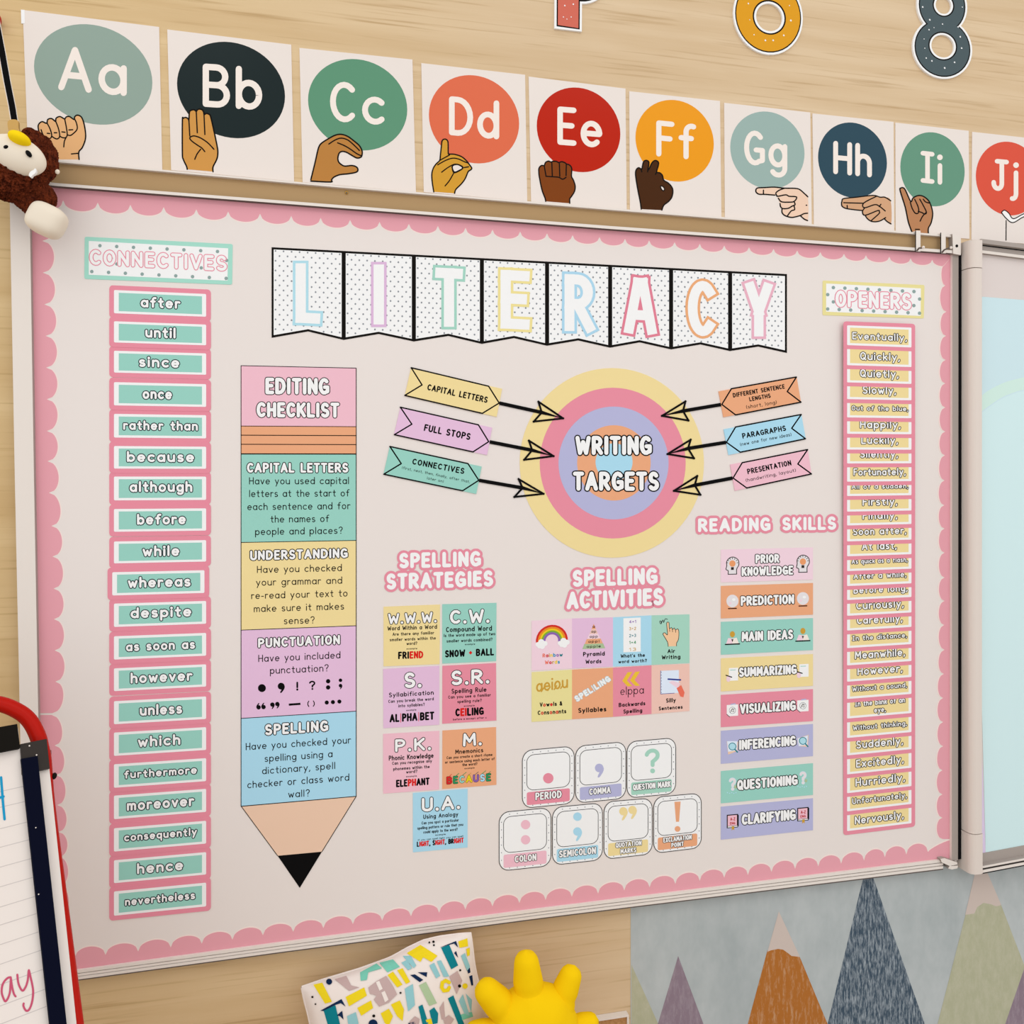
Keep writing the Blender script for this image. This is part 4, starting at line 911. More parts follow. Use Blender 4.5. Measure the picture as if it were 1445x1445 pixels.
# ------------------------------------------------------------------ spelling activities cards
vx = [750.2, 807.2, 865, 919.4, 973]
ry = [[876.2, 872.8, 871.2, 868.4, 866.9], [946.3, 943.3, 940.7, 938.3, 935.7], [948.6, 945, 942.2, 939, 936.8], [1018.8, 1015, 1011.6, 1007.6, 1003.3]]
ACT = [
 ('Rainbow Words', 'palepink', 'pale pink', 'a rainbow between clouds', [('Rainbow', .27, .77, .75, .08), ('Words', .33, .7, .89, .08)]),
 ('Pyramid Words', 'lilac', 'lilac', 'a word pyramid', [('Pyramid', .27, .8, .77, .09), ('Words', .33, .72, .92, .085)]),
 ('What is the word worth', 'sky', 'sky blue', 'a number list', [("What's the", .2, .83, .83, .075), ('word worth?', .14, .88, .94, .07)]),
 ('Air Writing', 'mint', 'mint', 'a pointing hand', [('Air', .42, .62, .78, .085), ('Writing', .27, .76, .9, .085)]),
 ('Vowels and Consonants', 'hdryel', 'yellow', 'gold vowels', [('Vowels &', .2, .76, .71, .09), ('Consonants', .15, .86, .87, .09)]),
 ('Syllables', 'orange', 'orange', 'a split white word', [('Syllables', .15, .84, .88, .1)]),
 ('Backwards Spelling', 'rose', 'rose', 'two yellow chevrons', [('Backwards', .15, .84, .81, .085), ('Spelling', .27, .76, .95, .085)]),
 ('Silly Sentences', 'peach', 'peach', 'a hand writing on a notepad', [('Silly', .38, .64, .79, .09), ('Sentences', .19, .82, .94, .08)])]
for i, (nm, m, cn, what, lines) in enumerate(ACT):
    c, r = i % 4, i // 4
    q = [(vx[c], ry[2 * r][c]), (vx[c + 1], ry[2 * r][c + 1]), (vx[c + 1], ry[2 * r + 1][c + 1]), (vx[c], ry[2 * r + 1][c])]
    t = Thing('activity_card', '%s spelling activity card reading %s under %s' % (cn, nm, what), 'card', unproj(*q[3], ZB), 'spelling activity cards')
    mb = MB(ZS); mb.slab(q, m, ZK, ZS); t.part('card', mb)
    mb = MB(ZS + 0.00015)
    for s_, s0, s1, tt, hf in lines:
        cols = None
        if i == 0: cols = [['handred', 'gred', 'gold', 'p_yel', 'markblue', 'rb_p', 'p_teal'][k % 7] for k in range(len(s_))]
        if i == 4: cols = ['gred' if ch in 'oea' and ch.islower() else 'ink' for ch in s_]
        cardtext(mb, q, s_, s0, s1, tt, hf, wt=.2, cols=cols)
    t.part('lettering', mb)
    mb = MB(ZS + 0.0001)
    B = lambda s_, t_: bil(q, s_, t_)
    K = lambda *p: [B(*x) for x in p]
    def circ(s_, t_, r_, m_, dz=0, n=14): x, y = B(s_, t_); mb.poly(ell(x, y, r_, r_, n=n), m_, dz)
    if i == 0:
        cx, cy = .5, .42
        for k, (ra, m_) in enumerate(((.37, 'rb_r'), (.32, 'rb_o'), (.27, 'p_yel'), (.23, 'rb_y'), (.185, 'rb_p'))):
            a = K(*[(cx + ra * math.cos(math.radians(g)), cy - ra * .8 * math.sin(math.radians(g))) for g in range(-8, 189, 14)]); mb.stroke(a, 3.1, m_, 2e-5 * k, capn=2)
        for ox in (.24, .79):
            for dx, dy, r_ in ((-.09, .03, 3.2), (0, -.01, 4.4), (.09, .02, 3.6), (.02, .07, 4), (-.05, .07, 3)): circ(ox + dx, .45 + dy, r_, 'cardwhite', 0.00013)
    elif i == 1:
        for k, (wd, m_, w0) in enumerate((('a', 'bulb', .05), ('ap', 'peach', .1), ('app', 'palepink', .16), ('appl', 'orange', .22), ('apple', 'p_sage', .28))):
            y0 = .12 + k * .1; mb.poly(K((.53 - w0 + .05, y0), (.53 + w0 - .05, y0), (.53 + w0, y0 + .1), (.53 - w0, y0 + .1)), m_)
        mb.z += 6e-5
        for k, (wd, w0) in enumerate((('a', .05), ('ap', .1), ('app', .16), ('appl', .22), ('apple', .28))):
            y0 = .12 + k * .1
            cardtext(mb, q, wd, .53 - w0 * .62, .53 + w0 * .62, y0 + .08, .055, wt=.17)
    elif i == 2:
        mb.poly(K((.27, .03), (.72, .03), (.72, .72), (.27, .72)), 'cardwhite'); mb.z += 6e-5
        for k, (wd, m_) in enumerate((('4=1', 'rb_p'), ('3+2', 'gold'), ('2=3', 'p_teal'), ('1=4', 'green'), ('13', 'gold'))): cardtext(mb, q, wd, .42, .6, .14 + k * .14, .065, m=m_, wt=.16)
    elif i == 3:
        mb.z += 1e-5
        o = smooth(K((.44, .64), (.42, .55), (.33, .43), (.3, .38), (.35, .36), (.42, .4), (.4, .2), (.41, .15), (.46, .16), (.47, .27), (.53, .26), (.55, .3), (.6, .27), (.63, .31), (.69, .29), (.72, .35), (.71, .5), (.66, .58), (.66, .64)))
        mb.poly(o, 'fingers'); mb.stroke(o, .8, 'ink', 3e-5)
        for a in (K((.47, .27), (.48, .34)), K((.55, .3), (.555, .35)), K((.63, .31), (.635, .36))): mb.stroke(a, .7, 'ink', 5e-5)
        mb.stroke(smooth(K((.23, .17), (.22, .12), (.26, .13), (.25, .18), (.3, .1), (.32, .15), (.36, .08), (.42, .09))), .8, 'ink', 5e-5)
    elif i == 4:
        mb.text('aeiou', B(.11, .41), B(.9, .36), 18, 'gold', 0, wt=.13)
        for k in range(4): mb.stroke(K((.24 + k * .16, .4 - .012 * k), (.3 + k * .16, .33 - .012 * k)), 1.8, 'gold')
    elif i == 5:
        mb.text('SPEL|LING', B(.12, .66), B(.96, .26), 8.6, 'cardwhite', 0, wt=.24, o=.5, omat='lblue', up='perp')
    elif i == 6:
        for dx in (0, .2): mb.poly(K((.24 + dx, .28), (.38 + dx, .11), (.5 + dx, .11), (.36 + dx, .28), (.5 + dx, .4), (.38 + dx, .4)), 'chev')
        cardtext(mb, q, 'elppa', .19, .8, .57, .17, wt=.08)
    else:
        mb.poly(K((.24, .12), (.72, .12), (.72, .6), (.24, .6)), 'paperblue'); mb.stroke(K((.24, .12), (.24, .6), (.6, .6)), .7, 'pen', 3e-5)
        for k in range(8): circ(.26, .15 + k * .06, .5, 'ink', 4e-5, 6)
        mb.poly(K((.45, .36), (.56, .34), (.76, .4), (.68, .5), (.58, .44)), 'palepink', 5e-5); mb.poly(K((.66, .5), (.78, .44), (.87, .6), (.84, .7), (.76, .68)), 'handred', 8e-5); mb.stroke(K((.44, .3), (.76, .33)), 2.2, 'pen', 1e-4)
    t.part('picture', mb)

# ------------------------------------------------------------------ punctuation cards
PC = (4.5156, 690, 1020)
PUN = [
 ('PERIOD', 'rose', 'rose', [(213, 178), (543, 148), (543, 512), (213, 545)], [('PERIOD', .25, .76, .885, .135)], [('o', .5, .52, .1)]),
 ('COMMA', 'purple', 'purple', [(552, 150), (872, 120), (872, 480), (552, 512)], [('COMMA', .27, .7, .885, .12)], [(',', .47, .42, .085)]),
 ('QUESTION MARK', 'mint', 'mint', [(880, 122), (1190, 95), (1190, 450), (880, 480)], [('QUESTION MARK', .12, .9, .875, .11)], [('?', .36, .67, .6, .46)]),
 ('COLON', 'blush', 'pale pink', [(65, 572), (395, 540), (395, 910), (65, 945)], [('COLON', .3, .72, .885, .12)], [('o', .51, .25, .09), ('o', .51, .51, .09)]),
 ('SEMICOLON', 'sky', 'sky blue', [(405, 540), (723, 510), (723, 872), (405, 907)], [('SEMICOLON', .13, .87, .885, .125)], [('o', .5, .2, .085), (',', .5, .46, .085)]),
 ('QUOTATION MARKS', 'yellow', 'yellow', [(733, 505), (1040, 480), (1040, 835), (733, 870)], [('QUOTATION', .24, .78, .825, .09), ('MARKS', .34, .67, .94, .09)], [(',', .4, .19, .085), (',', .59, .18, .085)]),
 ('EXCLAMATION POINT', 'orange', 'orange', [(1050, 475), (1353, 448), (1353, 795), (1050, 832)], [('EXCLAMATION', .2, .8, .83, .09), ('POINT', .37, .63, .935, .085)], [('!', .5, .12, .62, .1)])]
for nm, m, cn, q, lines, mk in PUN:
    q = cr(q, *PC); W = math.dist(q[0], q[1])
    t = Thing('punctuation_card', 'rounded dotted punctuation card with a %s mark, captioned %s' % (cn, nm.lower()), 'card', unproj(lerp(q[2][0], q[3][0], .5), lerp(q[2][1], q[3][1], .5), ZB), 'punctuation cards')
    mb = MB(ZS); oq = rrect(q, .19, 6, .95); mb.slab(oq, 'cardwhite', ZK, ZS); mb.stroke(oq, .95, 'ink', 0.00005, closed=True)
    win = rrect(sub(q, .085, .085, .915, .70), .17, 6, 1.15); mb.stroke(win, .8, 'ink', 0.00005, closed=True)
    for k in range(5):
        for s_, t_ in ((.2 + .15 * k, .045), (.2 + .15 * k, .965)): x, y = bil(q, s_, t_); mb.poly(ell(x, y, .8, .8, n=6), 'dotgrey', 0.00005)
    for k in range(6):
        for s_, t_ in ((.045, .17 + .13 * k), (.955, .17 + .13 * k)): x, y = bil(q, s_, t_); mb.poly(ell(x, y, .8, .8, n=6), 'dotgrey', 0.00005)
    t.part('card', mb)
    mb = MB(ZS + 0.0001); mb.poly(rrect(sub(q, .085, .73, .915, .955), .04, 3, 3), m); t.part('caption_strip', mb)
    mb = MB(ZS + 0.00018)
    for s_, s0, s1, tt, hf in lines: cardtext(mb, q, s_, s0, s1, tt, hf, wt=.2, o=.7)
    t.part('lettering', mb)
    mb = MB(ZS + 0.0001)
    for k in mk:
        if k[0] in 'o,':
            x, y = bil(q, k[1], k[2]); r = k[3] * W; mb.poly(ell(x, y, r, r, n=24), m)
            if k[0] == ',': mb.poly(smooth([(x + r, y - .1 * r), (x + .95 * r, y + .8 * r), (x + .1 * r, y + 2.1 * r), (x - .35 * r, y + 2.05 * r), (x + .2 * r, y + .8 * r)], True), m, 1e-5)
        elif k[0] == '?': mb.text('?', bil(q, k[1], k[3]), bil(q, k[2], k[3]), k[4] * W * 1.1, m, 0, wt=.16, q=6)
        else:
            a = bil(q, k[1], k[2]); b = bil(q, k[1], k[3] - .14); r = .065 * W
            mb.poly([(a[0] - r, a[1]), (a[0] + r, a[1] - .5), (b[0] + r * .5, b[1]), (b[0] - r * .5, b[1])], m); c = bil(q, k[1], k[3] - .01); mb.poly(ell(c[0], c[1], .06 * W, .06 * W, n=20), m)
    t.part('mark', mb)

# ------------------------------------------------------------------ reading skills cards
RD = [('PRIOR KNOWLEDGE', 'palepink', 'pale pink', 775.6, 772.5, 821.8, 817.8, [('PRIOR', .37, .64, .45, .27), ('KNOWLEDGE', .22, .79, .83, .28)]), ('PREDICTION', 'orange', 'orange', 826.8, 822.7, 872.7, 867.3, [('PREDICTION', .21, .8, .64, .3)]),
      ('MAIN IDEAS', 'teal', 'teal', 877.6, 872.2, 924, 917.3, [('MAIN IDEAS', .22, .79, .63, .3)]), ('SUMMARIZING', 'yellow', 'yellow', 929, 923, 975.8, 967.7, [('SUMMARIZING', .19, .83, .6, .29)]), ('VISUALIZING', 'rose', 'rose', 980.7, 972.5, 1026.2, 1017.5, [('VISUALIZING', .2, .82, .63, .31)]),
      ('INFERENCING', 'purple', 'purple', 1031.4, 1021.7, 1077.9, 1066.9, [('INFERENCING', .19, .82, .63, .31)]), ('QUESTIONING', 'teal', 'teal', 1088.2, 1077, 1133.7, 1121.7, [('QUESTIONING', .17, .84, .64, .32)]), ('CLARIFYING', 'purple', 'purple', 1138.5, 1126.5, 1185, 1171.5, [('CLARIFYING', .22, .82, .62, .33)])]
for i, (nm, m, cn, tl, tr, bl, br, lines) in enumerate(RD):
    q = [(1017.3, tl), (1147.3, tr), (1147.3, br), (1017.3, bl)]
    t = Thing('skill_card', '%s reading skill card with small pictures either side of %s' % (cn, nm.lower()), 'card', unproj(1082, bl, ZB), 'reading skill cards')
    mb = MB(ZS); mb.slab(q, m, ZK, ZS); t.part('card', mb)
    mb = MB(ZS + 0.0001)
    for s_, s0, s1, tt, hf in lines: cardtext(mb, q, s_, s0 + .005, s1 - .005, tt, hf, wt=.22, o=1.05)
    t.part('lettering', mb)
    for side, sx in ((0, .125), (1, .89)):
        mb = MB(ZS + 0.0001)
        cx, cy = bil(q, sx, .5); sl = (tr - tl) / 130
        def T(*p): return [(cx + x, cy + y + sl * x) for x, y in p]
        if i == 0:
            mb.poly(smooth(T((-6, 12), (-6, 7), (-9, 5), (-8, 0), (-8, -6), (-4, -11), (2, -12), (8, -8), (9, -1), (6, 5), (6, 12)), True), 'globe'); mb.stroke(smooth(T((-6, 12), (-6, 7), (-9, 5), (-8, 0), (-8, -6), (-4, -11), (2, -12), (8, -8), (9, -1), (6, 5), (6, 12))), 1.1, 'ink', 3e-5); mb.stroke(T((-6, 12), (6, 12)), 1.1, 'ink', 3e-5)
            mb.poly([(cx + 4.4 * math.cos(a / 3), cy - 3 + 4.6 * math.sin(a / 3)) for a in range(19)], 'bulb', 4e-5); mb.poly(T((-2, 2), (2, 2), (2, 6), (-2, 6)), 'gunmetal', 4e-5)
            for a in range(7): mb.stroke([(cx + 6.5 * math.cos(3.3 + a * .47), cy - 3 + 6.5 * math.sin(3.3 + a * .47)), (cx + 8 * math.cos(3.3 + a * .47), cy - 3 + 8 * math.sin(3.3 + a * .47))], .8, 'ink', 4e-5)
        elif i == 1:
            mb.poly(ell(cx, cy - 1, 8.5, 9, n=28), 'globe'); mb.poly(ell(cx + 2, cy - 3, 2.5, 2, n=10), 'cardwhite', 3e-5); mb.poly(ell(cx - 3, cy + 2, 2, 1.6, n=10), 'palepink', 3e-5); mb.stroke(T((-5.5, 9.5), (5.5, 9.5)), 1.6, 'brown')
        elif i == 2:
            mb.poly(T((-9, 8), (-6, 0), (0, 1), (0, 8)), 'palepink'); mb.poly(T((9, 8), (6, 0), (0, 1), (0, 8)), 'ivory'); mb.stroke(T((-10, 9), (10, 9)), 1.7, 'ink', 3e-5); mb.poly(ell(cx, cy - 5, 3.6, 4.4, n=16), 'gold', 2e-5); mb.poly(T((-1.6, 2), (1.6, 2), (0, 6)), 'gunmetal', 4e-5)
        elif i == 3:
            mb.poly(T((-5, -9), (8, -9), (8, 9), (-5, 9)), 'cardwhite'); mb.stroke(T((-3, -6), (4, -6)), 1, 'teal', 3e-5); mb.stroke(T((-9, 1), (-1, 4)), 1.5, 'ink', 5e-5); mb.poly(smooth(T((-8, 3), (-3, 4), (-4, 10), (-8, 9)), True), 'palepink', 4e-5)
        elif i == 4:
            mb.poly(T((-8, -8), (8, -8), (8, 8), (-5, 8), (-8, 5)), 'cardwhite'); mb.stroke(ell(cx, cy, 4.5, 4.6, n=16), .6, 'dotgrey', 3e-5, closed=True); mb.stroke(smooth(T((-3, 3), (0, -3), (2, 2), (-2, 0), (3, -2))), .6, 'gunmetal', 3e-5); mb.stroke(T((-2, -8.5), (4, -9)), 1.6, 'purple', 4e-5); mb.stroke(T((-8, 5), (-4, 9)), .8, 'gunmetal', 3e-5)
        elif i == 5:
            k = -1 if side == 0 else 1
            mb.poly(T((-8, -6 + 2 * k), (8, -7 - 1 * k), (7, 8 + k), (-6, 9 - 2 * k)), 'tan'); mb.poly(T((-7.5, -6 + 2 * k), (7, -7), (6, 6), (-6, 7)), 'paperblue', 2e-5); mb.poly(ell(cx, cy, 5, 5, n=18), 'lblue', 4e-5); mb.stroke(ell(cx, cy, 5, 5, n=18), 1, 'p_teal', 6e-5, closed=True); mb.stroke([(cx + 3.5, cy + 4), (cx + 7, cy + 8)], 1.8, 'p_teal', 6e-5)
        elif i == 6:
            mb.text('?', (cx - 5, cy + 6), (cx + 5, cy + 6), 18, 'globe', 0, wt=.2, o=.5, omat='lblue'); mb.poly(ell(cx + 4, cy + 1, 2.4, 2.4, n=10), 'p_sage', -2e-5)
            for a in range(5): mb.poly(ell(cx - 7 + 3 * a, cy + 9 + (a % 2), .9, .9, n=8), 'lblue', 2e-5)
        else:
            mb.poly(T((-8, -11), (8, -11), (8, 8), (-8, 8)), 'ink'); mb.poly(T((-6.6, -9.6), (6.4, -9.6), (6.4, 5), (-6.6, 5)), 'blush', 2e-5); mb.poly(T((-6.6, 5.6), (7, 5.6), (7, 7), (-6.6, 7)), 'cardwhite', 2e-5); mb.poly(T((-1, 6), (2.6, 6), (2.6, 12), (.8, 10), (-1, 12)), 'gold', 4e-5)
            mb.text('A-Z', (cx - 3, cy - 2), (cx + 4, cy - 2.4), 4.5, 'deepred', 4e-5, wt=.18); mb.text('ENG', (cx - 3.5, cy + 3.6), (cx + 4, cy + 3), 3.6, 'deepred', 4e-5, wt=.2)
            mb.stroke(T((8.2, -9), (8.2, 6)), 1.3, 'ink', 1e-5)
        t.part('picture', mb)
# ------------------------------------------------------------------ interactive board on the right
ib = Thing('interactive_board', 'beige interactive board with pale blue screen and rounded post, right of the whiteboard', 'interactive board', unproj(1400, 1232, 0))
mb = MB(); mb.slab([(1380, 340), (1580, 366), (1580, 1195), (1380, 1226)], 'panel', 0, 0.026); ib.part('panel', mb)
mb = MB()
P = lambda y0, y1, s0=.125, s1=.125: [(1385, y0), (1580, y0 + 195 * s0), (1580, y1 + 195 * s1), (1385, y1)]
mb.slab(P(337, 343), 'metalgrey', 0, 0.040, 'metalgrey'); mb.slab(P(342.6, 347), 'slot', 0, 0.030); mb.slab(P(347, 353), 'metalgrey', 0, 0.032); mb.slab(P(353, 357), 'metal', 0, 0.034, 'metalgrey'); mb.slab(P(357, 358), 'metalgrey', 0, 0.0275)
ib.part('top_rail', mb)
mb = MB()
sl = -.19
mb.slab(P(1205, 1223, sl, sl), 'metalgrey', 0, 0.029); mb.slab(P(1222.5, 1225.5, sl, sl), 'metal', 0, 0.040, 'metalgrey'); mb.slab(P(1225.5, 1228, sl, sl), 'metalgrey', 0, 0.034); mb.slab(P(1228, 1232, sl, sl), 'metal', 0, 0.040, 'metaldark'); mb.slab(P(1232, 1233.5, sl, sl), 'slot', 0, 0.030)
ib.part('bottom_rail', mb)
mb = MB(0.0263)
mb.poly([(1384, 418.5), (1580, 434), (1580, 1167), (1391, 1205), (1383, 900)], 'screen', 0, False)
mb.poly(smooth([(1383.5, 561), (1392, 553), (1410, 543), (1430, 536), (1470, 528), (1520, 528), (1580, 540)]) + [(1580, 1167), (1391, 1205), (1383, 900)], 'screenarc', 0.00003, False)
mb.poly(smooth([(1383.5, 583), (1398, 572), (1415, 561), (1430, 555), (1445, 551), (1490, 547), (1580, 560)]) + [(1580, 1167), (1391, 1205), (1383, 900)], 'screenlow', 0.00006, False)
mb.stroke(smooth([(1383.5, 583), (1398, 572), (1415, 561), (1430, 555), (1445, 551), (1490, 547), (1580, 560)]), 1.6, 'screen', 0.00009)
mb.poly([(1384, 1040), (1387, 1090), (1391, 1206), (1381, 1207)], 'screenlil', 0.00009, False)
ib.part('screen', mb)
def post(mb, py0, py1, mat, grow=0.0):
    d = 0.046
    xl = unproj(1357.2, 800, 0.0195).x - grow; xr = unproj(1388.5, 800, d).x + grow
    za = unproj(1370, py0, d).z; zb_ = unproj(1370, py1, d).z
    pr = [(xl, 0)] + [(xl + 0.012 - 0.012 * math.cos(a * math.pi / 12), -(d - 0.012) - 0.012 * math.sin(a * math.pi / 12) - grow) for a in range(7)] + [(xr - 0.008 + 0.008 * math.sin(a * math.pi / 12), -(d - 0.008) - 0.008 * math.cos(a * math.pi / 12) - grow) for a in range(7)] + [(xr, 0)]
    n = len(pr)
    cs = [(x, y, zb_) for x, y in pr] + [(x, y, za) for x, y in pr]
    mb.raw(cs, [[i, (i + 1) % n, n + (i + 1) % n, n + i] for i in range(n)] + [list(range(n - 1, -1, -1)), [n + i for i in range(n)]], mat)
mb = MB(); post(mb, 377.6, 1178, 'post#satin'); pp = ib.part('side_post', mb)
mb = MB(); post(mb, 337.5, 376.6, 'post#satin', 0.0004); ib.part('post_cap', mb, parent=pp)
mb = MB(); post(mb, 1179, 1235, 'post#satin', 0.0008); ib.part('post_cap', mb, parent=pp)

# ------------------------------------------------------------------ low reading bench below the board (carries the cushions)
BZ = unproj(560, 1574, 0.09).z
t = Thing('reading_bench', 'low wooden bench against the wall under the whiteboard', 'bench', (0.21, -0.24, 0))
mb = MB(); box(mb, (-0.14, -0.46, BZ - 0.03), (0.56, -0.018, BZ), 'bench_wood'); t.part('seat', mb)
for x in (-0.12, 0.515):
    mb = MB(); box(mb, (x, -0.44, 0), (x + 0.025, -0.03, BZ - 0.03), 'bench_wood'); t.part('side_panel', mb)

# ------------------------------------------------------------------ pinboard corner
pz = unproj(840, 1560, 0.01).z
t = Thing('pinboard', 'brown pinboard with a thin white edge standing behind the yellow sun cushion', 'pinboard', (unproj(842, 1500, 0.01).x, -0.005, BZ))
xa, xb = unproj(800, 1440, 0.012).x, unproj(887, 1440, 0.012).x
zt = unproj(887, 1431.5, 0.012).z
mb = MB(); box(mb, (xa + .001, -0.0105, BZ + .001), (xb - .001, -0.001, zt - .001), 'cork'); t.part('cork_sheet', mb)
mb = MB(); fw = 0.0032
for c0, c1 in (((xa, -.0135, zt - fw), (xb, -.0005, zt)), ((xa, -.0135, BZ), (xb, -.0005, BZ + fw)), ((xb - fw, -.0135, BZ + fw), (xb, -.0005, zt - fw)), ((xa, -.0135, BZ + fw), (xa + fw, -.0005, zt - fw))): box(mb, c0, c1, 'metal')
t.part('edge_frame', mb)

# ------------------------------------------------------------------ letter-print cushion
TOPP = [(426, 1393), (455, 1383), (507, 1367.5), (550, 1352), (575, 1338), (597, 1327.5), (620, 1322), (646, 1318.5), (664, 1317)]
def pedge(poly, s):
    L = [0]
    for a, b in zip(poly, poly[1:]): L.append(L[-1] + math.dist(a, b))
    d = s * L[-1]
    for i in range(len(poly) - 1):
        if d <= L[i + 1] + 1e-9:
            f = (d - L[i]) / (L[i + 1] - L[i]); return (lerp(poly[i][0], poly[i + 1][0], f), lerp(poly[i][1], poly[i + 1][1], f))
    return poly[-1]
LEFTP = smooth([(426, 1393), (430, 1412), (438, 1445), (447, 1505), (458, 1572)])
RIGHTP = smooth([(664, 1317), (667, 1342), (672, 1375), (690, 1445), (706, 1535)])
BOTP = [(458, 1572), (590, 1558), (706, 1535)]
def coons(s, t):
    T, B, Lf, Rt = pedge(TOPP, s), pedge(BOTP, s), pedge(LEFTP, t), pedge(RIGHTP, t)
    c = [lerp(lerp(TOPP[0][d], TOPP[-1][d], s), lerp(BOTP[0][d], BOTP[-1][d], s), t) for d in (0, 1)]
    return tuple(lerp(T[d], B[d], t) + lerp(Lf[d], Rt[d], s) - c[d] for d in (0, 1))
def pdepth(s, t):
    a, b = 2 * s - 1, 2 * t - 1
    h = 0.048 * (max(0, (1 - a * a) * (1 - b * b))) ** 0.5 + 0.002
    h += 0.0022 * math.sin(9 * s + 5 * t) * (1 - a * a) * (1 - b * b)
    return lerp(0.045, 0.088, t), h
NS = 44
grid = [[coons(i / NS, j / NS) for i in range(NS + 1)] for j in range(NS + 1)]
def pinv(px, py):
    s, t = .5, .5
    for _ in range(14):
        x, y = coons(s, t); e = 1e-3
        xs, ys = coons(min(1, s + e), t); xt, yt = coons(s, min(1, t + e))
        a, b, c, d = (xs - x) / e, (xt - x) / e, (ys - y) / e, (yt - y) / e
        det = a * d - b * c
        if abs(det) < 1e-6: break
        rx, ry = px - x, py - y
        s = min(.995, max(.005, s + (d * rx - b * ry) / det)); t = min(.995, max(.005, t + (a * ry - c * rx) / det))
    return s, t
def pproj(px, py, z):
    s, t = pinv(px, py); zc, h = pdepth(s, t)
    return unproj(px, py, zc + h + z)
cu = Thing('cushion', 'white cushion printed with colourful letters leaning under the whiteboard', 'cushion', (unproj(560, 1500, .09).x, -0.09, BZ))
mb = MB(); n = NS + 1
fr = []; bk = []
for j in range(n):
    for i in range(n):
        zc, h = pdepth(i / NS, j / NS); p = unproj(*grid[j][i], zc + h); fr.append(p); bk.append(unproj(*grid[j][i], max(0.004, zc - h)))
mb.raw(fr, [[j * n + i, (j + 1) * n + i, (j + 1) * n + i + 1, j * n + i + 1] for j in range(NS) for i in range(NS)], 'pil')
mb.raw(bk, [[j * n + i, j * n + i + 1, (j + 1) * n + i + 1, (j + 1) * n + i] for j in range(NS) for i in range(NS)], 'pil')
cover = cu.part('cover', mb, smooth=True)
mb = MB()
rim = [coons(i / 30, 0) for i in range(31)] + [coons(1, i / 30) for i in range(1, 31)] + [coons(1 - i / 30, 1) for i in range(1, 31)] + [coons(0, 1 - i / 30) for i in range(1, 31)]
rz = [0.045] * 31 + [lerp(.045, .088, i / 30) for i in range(1, 31)] + [.088] * 30 + [lerp(.088, .045, i / 30) for i in range(1, 31)]
tube(mb, [unproj(x, y, z) for (x, y), z in zip(rim, rz)], 0.0022, 'pil', 8, False)
cu.part('piping', mb, smooth=True)
mb = MB(0.0009, pproj)
CS = (5.16, 415, 1310)
SH = [('p_teal', [(215, 600), (300, 560), (345, 740), (262, 760)]), ('p_navy', [(190, 600), (345, 515), (375, 570), (340, 545), (300, 558), (215, 602)]), ('p_navy', [(310, 635), (350, 600), (360, 665), (335, 640)]),
 ('p_yel', [(140, 410), (205, 395), (275, 535), (225, 548)]), ('p_mauve', [(295, 370), (380, 345), (415, 415), (475, 430), (400, 455)]), ('p_yel', [(375, 500), (510, 430), (530, 490), (400, 568)]), ('p_yel', [(460, 580), (560, 525), (575, 580), (490, 637)]),
 ('p_mauve', [(540, 430), (600, 385), (670, 345), (715, 410), (750, 480), (690, 540), (620, 570), (580, 520), (600, 490), (550, 475)]), ('p_mint', [(480, 320), (600, 255), (640, 290), (540, 320), (530, 375), (485, 382)]), ('p_yel', [(680, 340), (720, 315), (790, 410), (750, 430)]), ('p_yel', [(750, 305), (790, 290), (845, 390), (815, 405)]),
 ('p_mint', [(620, 250), (720, 225), (770, 280), (680, 320)]), ('p_aqua', [(780, 250), (820, 230), (860, 290), (830, 305)]), ('p_aqua', [(790, 200), (850, 200), (890, 270), (870, 290)]), ('p_yel', [(820, 180), (920, 120), (1045, 200), (1000, 245), (940, 210), (920, 245)]),
 ('p_teal', [(1070, 140), (1130, 120), (1195, 270), (1145, 298)]), ('p_navy', [(1060, 140), (1180, 92), (1195, 140), (1165, 110), (1130, 120)]), ('p_navy', [(1165, 180), (1180, 165), (1195, 215)]), ('p_navy', [(845, 340), (880, 335), (940, 375), (915, 392)]), ('p_navy', [(900, 320), (970, 320), (965, 355)]),
 ('p_aqua', [(985, 270), (1020, 250), (1065, 345), (1035, 365)]), ('p_aqua', [(1040, 240), (1070, 232), (1130, 350), (1090, 355)]), ('p_teal', [(905, 570), (935, 555), (990, 730), (945, 740)]), ('p_teal', [(985, 600), (1020, 575), (1050, 620), (1045, 690), (1010, 700)]),
 ('p_teal', [(1120, 510), (1160, 488), (1240, 700), (1205, 720)]), ('p_aqua', [(805, 440), (865, 405), (880, 560), (830, 605)]), ('p_sage', [(910, 415), (960, 390), (1040, 545), (985, 565)]), ('p_mauve', [(1130, 350), (1190, 310), (1225, 380), (1185, 480), (1150, 400)]),
 ('p_yel', [(1195, 95), (1262, 72), (1268, 130), (1205, 142)]), ('p_yel', [(1253, 150), (1280, 140), (1280, 195), (1262, 205)]), ('p_aqua', [(1215, 200), (1245, 180), (1282, 280), (1260, 310)]), ('p_aqua', [(1200, 530), (1230, 480), (1280, 640), (1240, 620)]), ('p_aqua', [(1250, 475), (1295, 520), (1290, 620)]),
 ('p_yel', [(630, 620), (690, 585), (720, 640), (690, 710), (660, 690)]), ('p_yel', [(705, 555), (770, 525), (800, 590), (790, 675), (750, 640)]), ('p_aqua', [(385, 640), (450, 610), (475, 720), (400, 740)]), ('p_mauve', [(1060, 580), (1090, 530), (1100, 660), (1075, 665)]), ('p_mauve', [(840, 680), (880, 640), (915, 660), (905, 720), (850, 730)]), ('p_navy', [(1260, 300), (1280, 285), (1285, 320), (1268, 330)]), ('p_navy', [(1275, 350), (1298, 340), (1305, 415), (1292, 415)])]
rg = random.Random(5)
